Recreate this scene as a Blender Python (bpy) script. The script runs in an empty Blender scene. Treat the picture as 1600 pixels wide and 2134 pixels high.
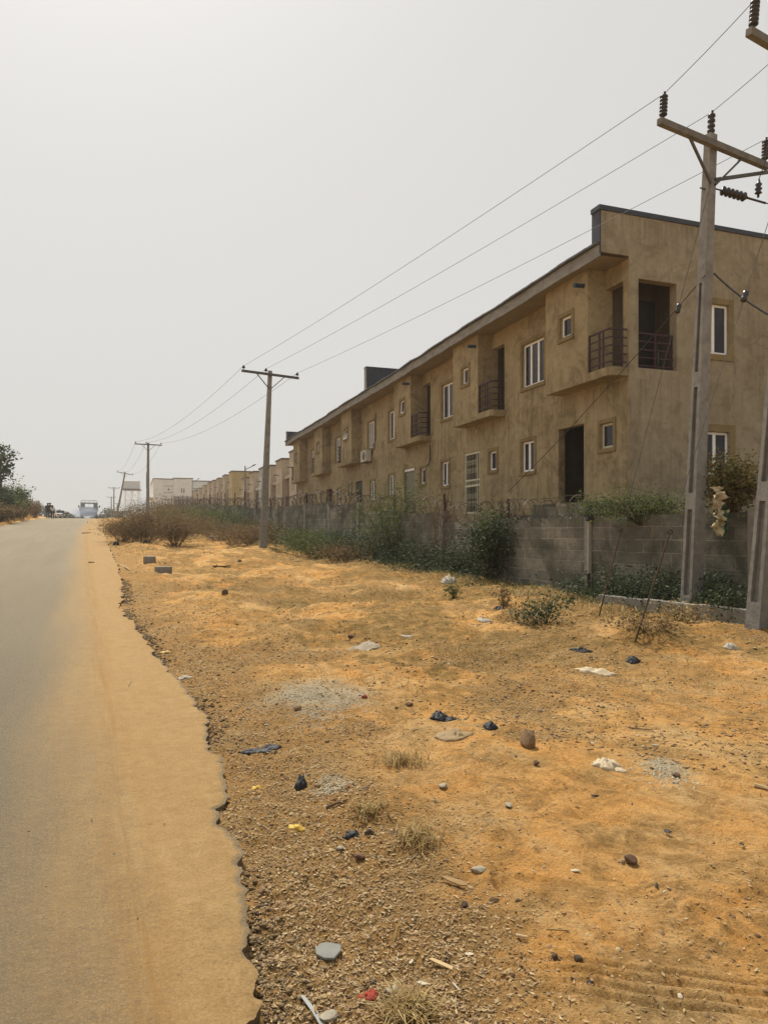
import bpy, bmesh, math, random
import numpy as np
from mathutils import Vector, Matrix
random.seed(7); rng = np.random.default_rng(11)
C = bpy.context.scene.collection
EZ = 1.55                                   # eye height above the road
F, HZ = 1500.0, 1110.0
RC, RS = 0.9220, 0.3872                     # road heading

# ------------------------------------------------------------------ helpers
def tag(o, label=None, cat=None, group=None, kind=None):
    if label: o['label'] = label
    if cat: o['category'] = cat
    if group: o['group'] = group
    if kind: o['kind'] = kind
    return o

def empty(name, loc, rz=0.0, label=None, cat=None, group=None):
    o = bpy.data.objects.new(name, None); C.objects.link(o)
    o.empty_display_size = 0.2
    o.location = loc; o.rotation_euler = (0, 0, rz)
    return tag(o, label, cat, group)

class MB:
    def __init__(s): s.v = []; s.f = []
    def add(s, vs, fs):
        b = len(s.v); s.v += [tuple(v) for v in vs]; s.f += [tuple(b + i for i in f) for f in fs]; return s
    def quad(s, a, b, c, d): return s.add([a, b, c, d], [(0, 1, 2, 3)])
    def box(s, x0, x1, y0, y1, z0, z1):
        return s.add([(x0,y0,z0),(x1,y0,z0),(x1,y1,z0),(x0,y1,z0),(x0,y0,z1),(x1,y0,z1),(x1,y1,z1),(x0,y1,z1)],
                     [(3,2,1,0),(4,5,6,7),(0,1,5,4),(1,2,6,5),(2,3,7,6),(3,0,4,7)])
    def bar(s, p, q, w, h=None, w2=None, h2=None, up=(0,0,1)):
        p, q = Vector(p), Vector(q); d = (q - p)
        if d.length < 1e-6: return s
        d.normalize(); u = Vector(up)
        if abs(d.dot(u)) > .98: u = Vector((0,1,0))
        a = d.cross(u).normalized(); b = a.cross(d).normalized()
        h = w if h is None else h; w2 = w if w2 is None else w2; h2 = h if h2 is None else h2
        vs = []
        for c, ww, hh in ((p, w, h), (q, w2, h2)):
            for i, j in ((-1,-1),(1,-1),(1,1),(-1,1)): vs.append(c + a*(i*ww/2) + b*(j*hh/2))
        return s.add(vs, [(3,2,1,0),(4,5,6,7),(0,1,5,4),(1,2,6,5),(2,3,7,6),(3,0,4,7)])
    def tube(s, pts, r, n=6, cap=True):
        pts = [Vector(p) for p in pts]; m = len(pts)
        rr = r if isinstance(r, (list, tuple)) else [r]*m
        base = len(s.v); prev = None
        for i, p in enumerate(pts):
            d = (pts[min(i+1, m-1)] - pts[max(i-1, 0)])
            d = d.normalized() if d.length > 1e-9 else Vector((0,0,1))
            if prev is None:
                u = Vector((0,0,1)) if abs(d.z) < .9 else Vector((1,0,0))
                a = d.cross(u).normalized()
            else:
                a = prev - d*prev.dot(d)
                a = a.normalized() if a.length > 1e-6 else d.cross(Vector((1,0,0))).normalized()
            prev = a; b = d.cross(a)
            for k in range(n):
                t = 2*math.pi*k/n
                s.v.append(tuple(p + a*(math.cos(t)*rr[i]) + b*(math.sin(t)*rr[i])))
        for i in range(m-1):
            for k in range(n):
                k2 = (k+1) % n
                s.f.append((base+i*n+k, base+i*n+k2, base+(i+1)*n+k2, base+(i+1)*n+k))
        if cap:
            s.f.append(tuple(base+k for k in reversed(range(n)))); s.f.append(tuple(base+(m-1)*n+k for k in range(n)))
        return s
    def lathe(s, prof, n=12, M=None):
        base = len(s.v)
        for r, z in prof:
            for k in range(n):
                t = 2*math.pi*k/n; p = Vector((r*math.cos(t), r*math.sin(t), z))
                s.v.append(tuple(M @ p if M else p))
        for i in range(len(prof)-1):
            for k in range(n):
                k2 = (k+1) % n
                s.f.append((base+i*n+k, base+i*n+k2, base+(i+1)*n+k2, base+(i+1)*n+k))
        s.f.append(tuple(base+k for k in reversed(range(n)))); s.f.append(tuple(base+(len(prof)-1)*n+k for k in range(n)))
        return s
    def build(s, name, mat, parent=None, smooth=False, bevel=0, loc=None):
        me = bpy.data.meshes.new(name); me.from_pydata(s.v, [], s.f); me.update()
        if smooth: me.polygons.foreach_set('use_smooth', [True]*len(me.polygons))
        return link(name, me, mat, parent, bevel, loc)

def link(name, me, mat, parent=None, bevel=0, loc=None):
    o = bpy.data.objects.new(name, me); C.objects.link(o)
    for m in (mat if isinstance(mat, (list, tuple)) else [mat]): me.materials.append(m)
    if parent: o.parent = parent
    if loc: o.location = loc
    if bevel:
        b = o.modifiers.new('bevel', 'BEVEL'); b.width = bevel; b.segments = 2; b.limit_method = 'ANGLE'
    return o

def npmesh(name, V, Fc, mat, parent=None, smooth=False, uv=None, attrs=None):
    """V (n,3) array, Fc (m,k) array of equal-size faces"""
    me = bpy.data.meshes.new(name); m, k = Fc.shape
    me.vertices.add(len(V)); me.vertices.foreach_set('co', np.ascontiguousarray(V, dtype=np.float32).ravel())
    me.loops.add(m*k); me.loops.foreach_set('vertex_index', np.ascontiguousarray(Fc, dtype=np.int32).ravel())
    me.polygons.add(m); me.polygons.foreach_set('loop_start', np.arange(0, m*k, k, dtype=np.int32))
    try: me.polygons.foreach_set('loop_total', np.full(m, k, dtype=np.int32))
    except Exception: pass
    if smooth: me.polygons.foreach_set('use_smooth', np.ones(m, dtype=bool))
    me.update(calc_edges=True); me.validate()
    if uv is not None:
        l = me.uv_layers.new(name='UVMap'); l.data.foreach_set('uv', uv[Fc.ravel()].astype(np.float32).ravel())
    for k_, v_ in (attrs or {}).items():
        at_ = me.attributes.new(k_, 'FLOAT', 'POINT'); at_.data.foreach_set('value', np.ascontiguousarray(v_, dtype=np.float32))
    return link(name, me, mat, parent)

def copy_tree(o, parent=None):
    c = o.copy(); C.objects.link(c); c.parent = parent
    for ch in o.children: copy_tree(ch, c)
    return c

# numpy value noise
def _h(ix, iy, s):
    n = (ix*374761393 + iy*668265263 + s*144269) & 0x7fffffff
    n = ((n ^ (n >> 13))*1274126177) & 0x7fffffff
    return ((n ^ (n >> 16)) & 0xffff)/65535.0
def vn(x, y, s=0):
    x = np.asarray(x, float); y = np.asarray(y, float)
    ix = np.floor(x).astype(np.int64); iy = np.floor(y).astype(np.int64)
    fx = x-ix; fy = y-iy; fx = fx*fx*(3-2*fx); fy = fy*fy*(3-2*fy)
    a = _h(ix,iy,s)*(1-fx)+_h(ix+1,iy,s)*fx; b = _h(ix,iy+1,s)*(1-fx)+_h(ix+1,iy+1,s)*fx
    return (a*(1-fy)+b*fy)*2-1
def fbm(x, y, oct=4, s=0, g=.5):
    v = 0; a = 1; f = 1
    for o in range(oct):
        v = v + a*vn(np.asarray(x)*f+17.3*o, np.asarray(y)*f-9.1*o, s+o); a *= g; f *= 2.03
    return v
def sstep(a, b, x):
    t = np.clip((np.asarray(x, float)-a)/(b-a), 0, 1); return t*t*(3-2*t)

# ------------------------------------------------------------------ ground
_zr = np.array([(-300,-1.5),(-60,-.8),(-20,-.3),(-6,-.06),(0,0),(6,.07),(12,.2),(20,.42),(32,.82),(44,1.36),(60,2.12),(76,2.68),(92,3.2),(106,3.5),(125,3.78),(160,4.15),(200,4.5),(300,5.0),(1200,6.0)])
_fx = np.linspace(-300, 1200, 6001); _fy = np.interp(_fx, _zr[:,0], _zr[:,1])
_k = np.hanning(33); _k /= _k.sum(); _fyp = np.convolve(np.pad(_fy, 16, 'edge'), _k, 'valid')
def zr(r): return np.interp(r, _fx, _fyp)
def rt(r, t): return (-RS*r + RC*t, RC*r + RS*t)
def inv(x, y): return (-RS*x + RC*y, RC*x + RS*y)     # r, t
def bend(r): return 1.25*sstep(35, 105, r)
# right asphalt edge traced (r, t), broken outline
_E = np.array([(-30,.9),(-4,.9),(0,.58),(1.9,.56),(2.15,.55),(2.75,.60),(3.2,.66),(3.45,.73),(3.75,.70),(4.25,.80),(4.8,.85),(5.3,.84),(6.0,.93),(6.7,.92),(7.7,.86),(8.8,.80),(10.2,.76),(11.8,.72),(13.5,.62),(15.5,.78),(18,.9),(24,1.05),(40,1.2),(400,1.2)])
def vl(x, s):
    i = np.floor(x).astype(np.int64); f = x-i; return (_h(i,i*0+s,s)*(1-f)+_h(i+1,i*0+s,s)*f)*2-1
_rb = random.Random(4); BITES = [(_rb.uniform(1.2,24), _rb.uniform(.02,.10), _rb.uniform(.008,.04)) for _ in range(90)]
def _edge(r):
    r = np.asarray(r, float)
    e = np.interp(r, _E[:,0], _E[:,1]) + bend(r)
    amp = np.clip(1.0+r*.02, 1, 3)
    e = e + amp*(.030*fbm(r*2.3, r*0+3.3, 3, 5) + .018*vl(r*7.3, 9) + .011*vl(r*19, 10) + .006*vl(r*47, 11))
    for r0, w_, d_ in BITES: e = e - d_*np.clip(1-np.abs(r-r0-.3*w_*vl(r*23, 12))/w_, 0, 1)**.7
    return e
_er = np.concatenate([np.linspace(-300,-8,300)[:-1], np.arange(-8,40,.003), np.arange(40,120,.05), np.linspace(120,1200,900)]); _ev = _edge(_er)
def edge(r): return np.interp(r, _er, _ev)
TR = []                                     # tyre tracks: (p0, p1, n grooves, spacing, width, depth)
def groove(x, y):
    z = np.zeros_like(x)
    for (p0, p1, n, sp, w, dep, tread) in TR:
        d = np.array(p1)-np.array(p0); L = np.hypot(*d); d = d/L
        rx, ry = x-p0[0], y-p0[1]; a = rx*d[0]+ry*d[1]; b = -rx*d[1]+ry*d[0]
        b = b + .012*np.sin(a*2.1) + .004*vn(a*3, a*0, 3)
        fade = sstep(0, .7, a)*(1-sstep(L-.7, L, a))*(.8+.35*vn(a*1.6, b*2, 12)).clip(.3, 1)
        if tread:
            m = np.exp(-((b)/(n*sp*.5))**6)
            z -= m*fade*dep*(.35+.65*(np.sin((a+np.abs(b)*.6)*2*math.pi/.045) > .1))
        else:
            for k in range(n):
                bb = (b-(k-(n-1)/2)*sp)/w
                z += fade*dep*(-np.exp(-bb*bb) + .5*np.exp(-(np.abs(bb)-1.7)**2*2))
    return z
def sandy(x, y):                            # clean swept sand in the right foreground
    r, t = inv(x, y); d = t-edge(r); b = .55+.62*(np.clip(y, 1.5, 7)-2.3)
    return sstep(-.2, .3, d-b+.22*fbm(x*2.2, y*2.2, 3, 15))*(1-.75*sstep(5, 9, y))
def litter_d(r, t, x, y):
    d = t-edge(r)
    return np.clip(1.15*np.exp(-(np.maximum(d,0)/.75)**2)*sstep(-.02,.05,d)*(.55+.6*sstep(-.4,.4,fbm(x*1.9,y*1.9,3,16)))+.62*sstep(.0,.42,fbm(x*.75,y*.75,4,101))+.07, 0, 1)*(1-.88*sandy(x, y))*(d > .0)
def grass_d(r, t, x, y):
    return sstep(6.2, 8.8, t-.7*bend(r)*0)*sstep(5, 10, r)*(.45+.7*sstep(-.3,.4,fbm(x*.7,y*.7,4,18)))+.75*sstep(.0,.42,fbm(x*.42+9,y*.42,4,19))*sstep(2.0,4.2,t)*sstep(5,9,r)+.6*sstep(.05,.4,fbm(x*1.3+4,y*1.3,4,20))*sstep(1.4,3,t)*sstep(4,7,r)+2*sstep(9.9,10.2,t)
DENTS = []
BUMPS = []                                  # (x, y, radius, height)
def ground_z(x, y, fine=True):
    x = np.asarray(x, float); y = np.asarray(y, float)
    r, t = inv(x, y); z0 = zr(r)
    e = edge(r); dr = t-e
    dl = (-5.5 + bend(r)*1.0) - t
    z = z0.copy()
    und = .055*fbm(x*.42, y*.42, 3, 21) + .02*fbm(x*1.7, y*1.7, 3, 31)
    far = sstep(5, 16, r)
    und = und*(1+1.0*far) + .06*far*fbm(x*.9+5, y*.9, 2, 41) + sstep(3,8,r)*(.030*fbm(x*2.1, y*2.1, 3, 43)+.020*fbm(x*6.5, y*6.5, 3, 44))
    off = np.maximum(dr, dl)
    right = -(.058+.03*fbm(r*1.3, r*0+2.2, 3, 23)) + .073*sstep(0, .9, dr) + und*sstep(.0, 1.2, dr)
    if fine: right = right + (1-.55*sandy(x,y))*(.010*fbm(x*6, y*6, 3, 51) + (.010*fbm(x*17, y*17, 3, 61)+.004*fbm(x*50,y*50,2,62))*(.25+.9*litter_d(r,t,x,y)))*sstep(-.05,.1,dr)
    left = -.03 + .35*sstep(0, 4, dl) + und
    z = np.where(t > -2, z0+right, z0+left)
    z = np.where(off < 0, z0-.065-.10*sstep(0, .06, -off), z)
    for bx, by, br, bh in BUMPS: z = z + bh*np.exp(-((x-bx)**2+(y-by)**2)/(br*br))
    # made-up ground of the building plot behind the wall
    plot = np.maximum(1.70, z0+.05)
    z = np.where(t > 9.95, z + (plot-z)*sstep(10.3, 12.3, t), z)
    if fine:
        z = np.array(z, float); zs = z.reshape(-1); ii_ = np.nonzero((y.reshape(-1) < 6) & (y.reshape(-1) > 1.5) & (np.abs(x.reshape(-1)) < 4))[0]; xs_, ys_ = x.reshape(-1)[ii_], y.reshape(-1)[ii_]
        for bx, by, ba, bl, bw_, bd in (DENTS if len(ii_) else []):
            c_ = np.nonzero((np.abs(xs_-bx) < bl*2.6) & (np.abs(ys_-by) < bl*2.6))[0]
            if not len(c_): continue
            u_ = (xs_[c_]-bx)*math.cos(ba)+(ys_[c_]-by)*math.sin(ba); v_ = -(xs_[c_]-bx)*math.sin(ba)+(ys_[c_]-by)*math.cos(ba); q_ = (u_/bl)**2+(v_/bw_)**2
            zs[ii_[c_]] += -bd*np.exp(-q_**2) + bd*.45*np.exp(-(np.sqrt(q_)-1.5)**2*5)
        z = zs.reshape(np.shape(x))
    if fine and TR: z = z + groove(x, y)*(dr > -.3)
    return z
def gz(x, y): return float(ground_z(np.array([x]), np.array([y]), False)[0])
def surf(x, y):
    r, t = inv(x, y); e = float(edge(np.array([r]))[0])
    return float(zr(r)) if -5.4 < t < e else gz(x, y)
def gp(px, py):
    """where the sight line of the photograph's (px, py) meets the ground"""
    u = (px-800)/F; k = (py-HZ)/F
    lo, hi = .8, .8; f = lambda Y: EZ-k*Y - surf(u*Y, Y)
    Y = .8
    while Y < 300 and f(Y) > 0: Y *= 1.02
    a, b = Y/1.02, Y
    for _ in range(30):
        m = (a+b)/2
        if f(m) > 0: a = m
        else: b = m
    return Vector((u*b, b, surf(u*b, b)))
def at(px, py, Y): return Vector(((px-800)/F*Y, Y, EZ+(HZ-py)/F*Y))
# ------------------------------------------------------------------ materials
def lin(c): return tuple(((v/255)/12.92 if v/255 <= .04045 else ((v/255+.055)/1.055)**2.4) for v in c)+(1,)
class NT:
    def __init__(s, name):
        s.m = bpy.data.materials.new(name); s.m.use_nodes = True; s.t = s.m.node_tree; s.n = s.t.nodes
        s.b = s.n['Principled BSDF']; s.out = s.n['Material Output']
        s.b.inputs['Specular IOR Level'].default_value = .3
    def new(s, typ, **k):
        n = s.n.new(typ)
        for a, v in k.items(): setattr(n, a, v)
        return n
    def l(s, a, b): s.t.links.new(a, b)
    def coord(s, kind='Object'):
        if kind == 'World': return s.new('ShaderNodeNewGeometry').outputs['Position']
        return s.new('ShaderNodeTexCoord').outputs[kind]
    def mapv(s, v, scale=(1,1,1), rot=(0,0,0)):
        m = s.new('ShaderNodeMapping'); m.inputs['Scale'].default_value = scale; m.inputs['Rotation'].default_value = rot
        s.l(v, m.inputs['Vector']); return m.outputs[0]
    def noise(s, v, scale, det=4, rough=.55, dist=0):
        n = s.new('ShaderNodeTexNoise'); n.inputs['Scale'].default_value = scale; n.inputs['Detail'].default_value = det
        n.inputs['Roughness'].default_value = rough; n.inputs['Distortion'].default_value = dist
        s.l(v, n.inputs['Vector']); return n.outputs['Fac']
    def vor(s, v, scale, feat='F1'):
        n = s.new('ShaderNodeTexVoronoi', feature=feat); n.inputs['Scale'].default_value = scale
        s.l(v, n.inputs['Vector']); return n.outputs['Distance']
    def ramp(s, f, *stops):
        n = s.new('ShaderNodeValToRGB'); e = n.color_ramp.elements
        while len(e) < len(stops): e.new(.5)
        for i, (p, c) in enumerate(stops):
            e[i].position = p; e[i].color = (c,c,c,1) if isinstance(c, (int, float)) else c
        s.l(f, n.inputs[0]); return n.outputs[0]
    def mix(s, f, a, b, mode='MIX'):
        n = s.new('ShaderNodeMix', data_type='RGBA', blend_type=mode)
        for sock, v in ((n.inputs[0], f), (n.inputs[6], a), (n.inputs[7], b)):
            if hasattr(v, 'links'): s.l(v, sock)
            else: sock.default_value = v
        return n.outputs[2]
    def math(s, op, a, b=0.0, clamp=False):
        n = s.new('ShaderNodeMath', operation=op, use_clamp=clamp)
        for sock, v in ((n.inputs[0], a), (n.inputs[1], b)):
            if hasattr(v, 'links'): s.l(v, sock)
            else: sock.default_value = v
        return n.outputs[0]
    def bump(s, h, strength=.5, dist=.02):
        n = s.new('ShaderNodeBump'); n.inputs['Strength'].default_value = strength; n.inputs['Distance'].default_value = dist
        s.l(h, n.inputs['Height']); s.l(n.outputs[0], s.b.inputs['Normal'])
    def col(s, c):
        if hasattr(c, 'links'): s.l(c, s.b.inputs['Base Color'])
        else: s.b.inputs['Base Color'].default_value = c
        return s
    def rough(s, r):
        if hasattr(r, 'links'): s.l(r, s.b.inputs['Roughness'])
        else: s.b.inputs['Roughness'].default_value = r
        return s

_mc = {}
def noisy(name, c1, c2, scale=6, rough=.8, bump=.3, bd=.01, metal=0, coord='Object', stretch=(1,1,1), spec=.3):
    if name in _mc: return _mc[name]
    t = NT(name); v = t.mapv(t.coord(coord), stretch)
    n = t.noise(v, scale, 6, .6); t.col(t.ramp(n, (.3, c1), (.7, c2))).rough(rough)
    t.b.inputs['Metallic'].default_value = metal; t.b.inputs['Specular IOR Level'].default_value = spec
    if bump: t.bump(t.noise(v, scale*4, 4), bump, bd)
    _mc[name] = t.m; return t.m
def leafmat(name, cols, trans=.3, rough=.72):
    t = NT(name); g = t.new('ShaderNodeNewGeometry')
    n = len(cols); c = t.ramp(g.outputs['Random Per Island'], *[((i+.5)/n, cc) for i, cc in enumerate(cols)])
    t.col(c).rough(rough)
    tr = t.new('ShaderNodeBsdfTranslucent'); t.l(c, tr.inputs['Color'])
    mx = t.new('ShaderNodeMixShader'); mx.inputs[0].default_value = trans
    t.l(t.b.outputs[0], mx.inputs[1]); t.l(tr.outputs[0], mx.inputs[2]); t.l(mx.outputs[0], t.out.inputs['Surface'])
    return t.m
def islandmat(name, cols, rough=.85):
    t = NT(name); g = t.new('ShaderNodeNewGeometry'); n = len(cols)
    c = t.ramp(g.outputs['Random Per Island'], *[((i+.5)/n, cc) for i, cc in enumerate(cols)])
    n2 = t.noise(t.coord('World'), 160, 3)
    t.col(t.mix(.5, c, t.ramp(n2, (.3,(.55,.5,.45,1)), (.7,(1,1,1,1))), 'MULTIPLY')).rough(rough); t.bump(n2, .4, .004)
    return t.m
def C4(r, g, b): return (r, g, b, 1)

SAND = C4(.64,.362,.130); SAND2 = C4(.60,.298,.088); LITT = C4(.30,.19,.08); PALE = C4(.575,.405,.20)
def ground_mat():
    t = NT('dry_earth'); p = t.coord('World')
    def A(n): return t.new('ShaderNodeAttribute', attribute_name=n).outputs['Fac']
    lit, gra = A('litter'), A('grass')
    big = t.noise(p, .35, 6, .62, .5); med = t.noise(p, 1.5, 7, .7, .4); fin = t.noise(p, 11, 9, .75); gr = t.noise(p, 85, 7, .8); mid = t.noise(p, 4.2, 8, .75, .6)
    c = t.mix(t.ramp(big, (.40,0), (.60,1)), SAND, SAND2)
    c = t.mix(t.ramp(med, (.45,0), (.66,.9)), c, PALE)
    c = t.mix(t.ramp(mid, (.48,0), (.61,.8)), c, C4(.33,.19,.068)); c = t.mix(t.ramp(t.noise(p, 2.2, 9, .8, .8), (.50,0), (.60,.6)), c, C4(.27,.165,.062))
    zone = t.math('MULTIPLY', t.ramp(lit, (.05,0), (.7,1)), t.ramp(fin, (.30,.35), (.56,1)))
    c = t.mix(t.math('MULTIPLY', zone, .8), c, LITT)
    gm = t.math('ADD', A('grey'), t.math('MULTIPLY', t.math('SUBTRACT', t.noise(p, 7, 8, .75), .5), 1.1)); c = t.mix(t.ramp(gm, (.35,0), (.75,.8)), c, C4(.42,.37,.265))
    c = t.mix(t.math('MULTIPLY', t.ramp(gra, (.05,0), (.75,.95)), t.ramp(t.noise(p, 6, 8, .75), (.36,.2), (.56,1))), c, C4(.215,.14,.05))
    c = t.mix(1.0, c, t.ramp(gr, (.30,(.52,.47,.40,1)), (.50,(1.03,1.03,1.02,1)), (.72,(1.32,1.30,1.24,1))), 'MULTIPLY')
    c = t.mix(1.0, c, t.ramp(fin, (.30,(.70,.66,.60,1)), (.52,(1.0,1.0,1.0,1)), (.75,(1.15,1.15,1.12,1))), 'MULTIPLY')
    v1 = t.ramp(t.vor(p, 60), (.14,1), (.24,0)); v2 = t.ramp(t.vor(p, 17), (.10,1), (.17,0))
    c = t.mix(t.math('MULTIPLY', v1, t.math('ADD', t.math('MULTIPLY', lit, .7), .12)), c, C4(.09,.055,.028))
    c = t.mix(t.math('MULTIPLY', v2, t.math('ADD', t.math('MULTIPLY', lit, .6), .15)), c, C4(.12,.075,.035))
    t.col(c).rough(.97); t.b.inputs['Specular IOR Level'].default_value = .06
    h = t.math('ADD', t.math('MULTIPLY', fin, 1.0), t.math('MULTIPLY', gr, .5)); h = t.math('ADD', h, t.math('MULTIPLY', mid, 1.3))
    t.bump(h, .9, .045); return t.m
def road_mat():
    t = NT('dusty_asphalt'); p = t.coord('World'); uv = t.new('ShaderNodeSeparateXYZ'); t.l(t.coord('UV'), uv.inputs[0]); lat = uv.outputs[1]
    ed = t.new('ShaderNodeAttribute', attribute_name='rim').outputs['Fac']
    ag = t.noise(p, 110, 7, .85); v = t.vor(p, 75); v2 = t.vor(p, 38)
    asph = t.mix(t.ramp(ag, (.36,0), (.62,1)), C4(.13,.108,.073), C4(.30,.248,.165))
    asph = t.mix(t.ramp(v, (.16,1), (.27,0)), asph, C4(.52,.43,.28)); asph = t.mix(t.ramp(v2, (.13,.85), (.20,0)), asph, C4(.055,.043,.03))
    asph = t.mix(t.ramp(t.noise(t.mapv(t.coord('UV'), (.10,1.1,1)), 1.2, 5), (.35,0), (.7,.5)), asph, C4(.29,.242,.165))
    dust = t.mix(t.noise(p, 2.4, 6, .65), C4(.40,.27,.122), C4(.36,.225,.09))
    dust = t.mix(.85, dust, t.ramp(t.noise(p, 75, 8, .8), (.32,(.60,.56,.5,1)), (.55,(1.0,1.0,1.0,1)), (.75,(1.18,1.17,1.15,1))), 'MULTIPLY')
    dust = t.mix(.6, dust, t.ramp(t.noise(p, 9, 8, .75), (.32,(.72,.68,.62,1)), (.6,(1.05,1.05,1.05,1))), 'MULTIPLY')
    st = t.noise(t.mapv(t.coord('UV'), (.25,7,1)), 1.0, 7, .7)
    dust = t.mix(t.ramp(st, (.46,0), (.72,.55)), dust, C4(.31,.175,.06))
    bnd = t.math('MULTIPLY', t.ramp(t.math('ABSOLUTE', t.math('SUBTRACT', lat, .20)), (.0,1), (.16,0)), t.ramp(t.noise(t.mapv(t.coord('UV'), (.6,14,1)), 1.0, 8, .8), (.40,0), (.62,.75)))
    dust = t.mix(bnd, dust, C4(.27,.145,.045)); dust = t.mix(t.ramp(t.vor(p, 55), (.09,.7), (.15,0)), dust, C4(.16,.10,.045)); dust = t.mix(t.ramp(t.vor(p, 90), (.10,.5), (.18,0)), dust, C4(.55,.42,.25))
    s2 = t.noise(t.mapv(t.coord('UV'), (.22,1.6,1)), 1.0, 8, .72); s3 = t.noise(p, 38, 7, .85)
    w = t.math('ADD', lat, t.math('ADD', t.math('MULTIPLY', t.math('SUBTRACT', s2, .5), .85), t.math('MULTIPLY', t.math('SUBTRACT', s3, .5), 1.1)))
    fac = t.ramp(t.math('ADD', t.math('MULTIPLY', w, .62), .55), (.22,0), (.46,.5), (.72,1))
    c = t.mix(fac, asph, dust)
    rim = t.ramp(t.math('ADD', ed, t.math('MULTIPLY', t.math('SUBTRACT', t.noise(p, 30, 6, .75), .5), .9)), (.55,0), (.95,.85))
    c = t.mix(rim, c, t.mix(t.ramp(ag, (.36,0), (.62,1)), C4(.10,.078,.05), C4(.27,.215,.135)))
    t.col(c).rough(.93); t.b.inputs['Specular IOR Level'].default_value = .2
    hh = t.math('ADD', t.math('MULTIPLY', ag, t.math('SUBTRACT', 1.3, fac)), t.math('MULTIPLY', t.noise(p, 24, 6, .75), .8)); hh = t.math('ADD', hh, t.math('MULTIPLY', s3, .4))
    t.bump(hh, .95, .018); return t.m
def stucco(name, c1, c2, stain, amount=.6):
    t = NT(name); p = t.coord('World')
    n1 = t.noise(p, .7, 6, .6, .3); n2 = t.noise(p, 5, 6, .65); n3 = t.noise(p, 38, 5, .7)
    c = t.mix(t.ramp(n1, (.32,0), (.68,1)), c1, c2)
    c = t.mix(.55, c, t.ramp(n2, (.3,(.72,.70,.66,1)), (.65,(1.1,1.1,1.1,1))), 'MULTIPLY')
    drip = t.math('MULTIPLY', t.noise(t.mapv(p, (2.6,2.6,.30)), 1.3, 8, .75, .9), t.ramp(t.noise(p, .8, 4, .6), (.35,.86), (.65,1.12)))
    c = t.mix(t.math('MULTIPLY', t.ramp(drip, (.53,0), (.68,1)), amount*.65), c, stain)
    c = t.mix(t.math('MULTIPLY', t.ramp(t.noise(p, 1.1, 7, .7, 1.2), (.48,0), (.62,1)), amount*.85), c, stain)
    spots = t.ramp(t.noise(p, 2.1, 8, .75, .8), (.60,0), (.68,1))
    c = t.mix(t.math('MULTIPLY', spots, amount*.8), c, stain)
    sm = t.new('ShaderNodeSeparateXYZ'); t.l(p, sm.inputs[0])
    damp = t.math('ADD', t.ramp(t.math('MULTIPLY', t.math('SUBTRACT', sm.outputs[2], 1.6), .5), (0,.62), (.9,0)), t.math('MULTIPLY', t.math('SUBTRACT', t.noise(p, 1.8, 7, .72), .5), 1.2))
    c = t.mix(t.math('MULTIPLY', t.ramp(damp, (.35,0), (.75,1)), amount), c, stain)
    rain = t.ramp(t.noise(t.mapv(p, (5.5,5.5,.22)), 1.0, 7, .7, .25), (.46,0), (.60,1)); fine = t.ramp(t.noise(t.mapv(p, (17,17,.4)), 1.0, 4, .6), (.45,.35), (.62,1)); msk = 0.0
    for zt_, ln_ in ((9.45,1.0),(6.06,.85),(5.42,1.7),(3.40,.85)):
        q_ = t.math('DIVIDE', t.math('SUBTRACT', zt_, sm.outputs[2]), ln_); m1 = t.math('MULTIPLY', t.math('GREATER_THAN', q_, 0.0), t.math('SUBTRACT', 1.0, q_, True)); msk = t.math('MAXIMUM', msk, m1)
    c = t.mix(t.math('MULTIPLY', t.math('MULTIPLY', msk, t.math('MULTIPLY', rain, fine)), min(1, amount*1.3)), c, stain)
    pt = t.ramp(t.noise(p, .95, 7, .6, 1.6), (.585,0), (.60,1)); c = t.mix(t.math('MULTIPLY', pt, .35), c, c1 if amount > .57 else c2, 'MIX')
    pv = t.new('ShaderNodeMapping'); t.l(p, pv.inputs[0]); wv = t.new('ShaderNodeVectorMath', operation='ADD'); dn = t.new('ShaderNodeTexNoise'); dn.inputs['Scale'].default_value = 1.6; dn.inputs['Detail'].default_value = 6; t.l(p, dn.inputs['Vector'])
    t.l(p, wv.inputs[0]); t.l(dn.outputs['Color'], wv.inputs[1]); vc = t.new('ShaderNodeTexVoronoi', feature='DISTANCE_TO_EDGE'); vc.inputs['Scale'].default_value = .55; t.l(wv.outputs[0], vc.inputs['Vector'])
    crk = t.math('MULTIPLY', t.ramp(vc.outputs['Distance'], (.0,1), (.012,0)), t.ramp(t.noise(p, .7, 3), (.5,0), (.6,1))); c = t.mix(t.math('MULTIPLY', crk, .6), c, stain)
    t.col(c).rough(.93); t.b.inputs['Specular IOR Level'].default_value = .12
    t.bump(t.math('ADD', t.math('MULTIPLY', n2, .6), t.math('MULTIPLY', n3, .35)), .45, .025); return t.m
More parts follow.
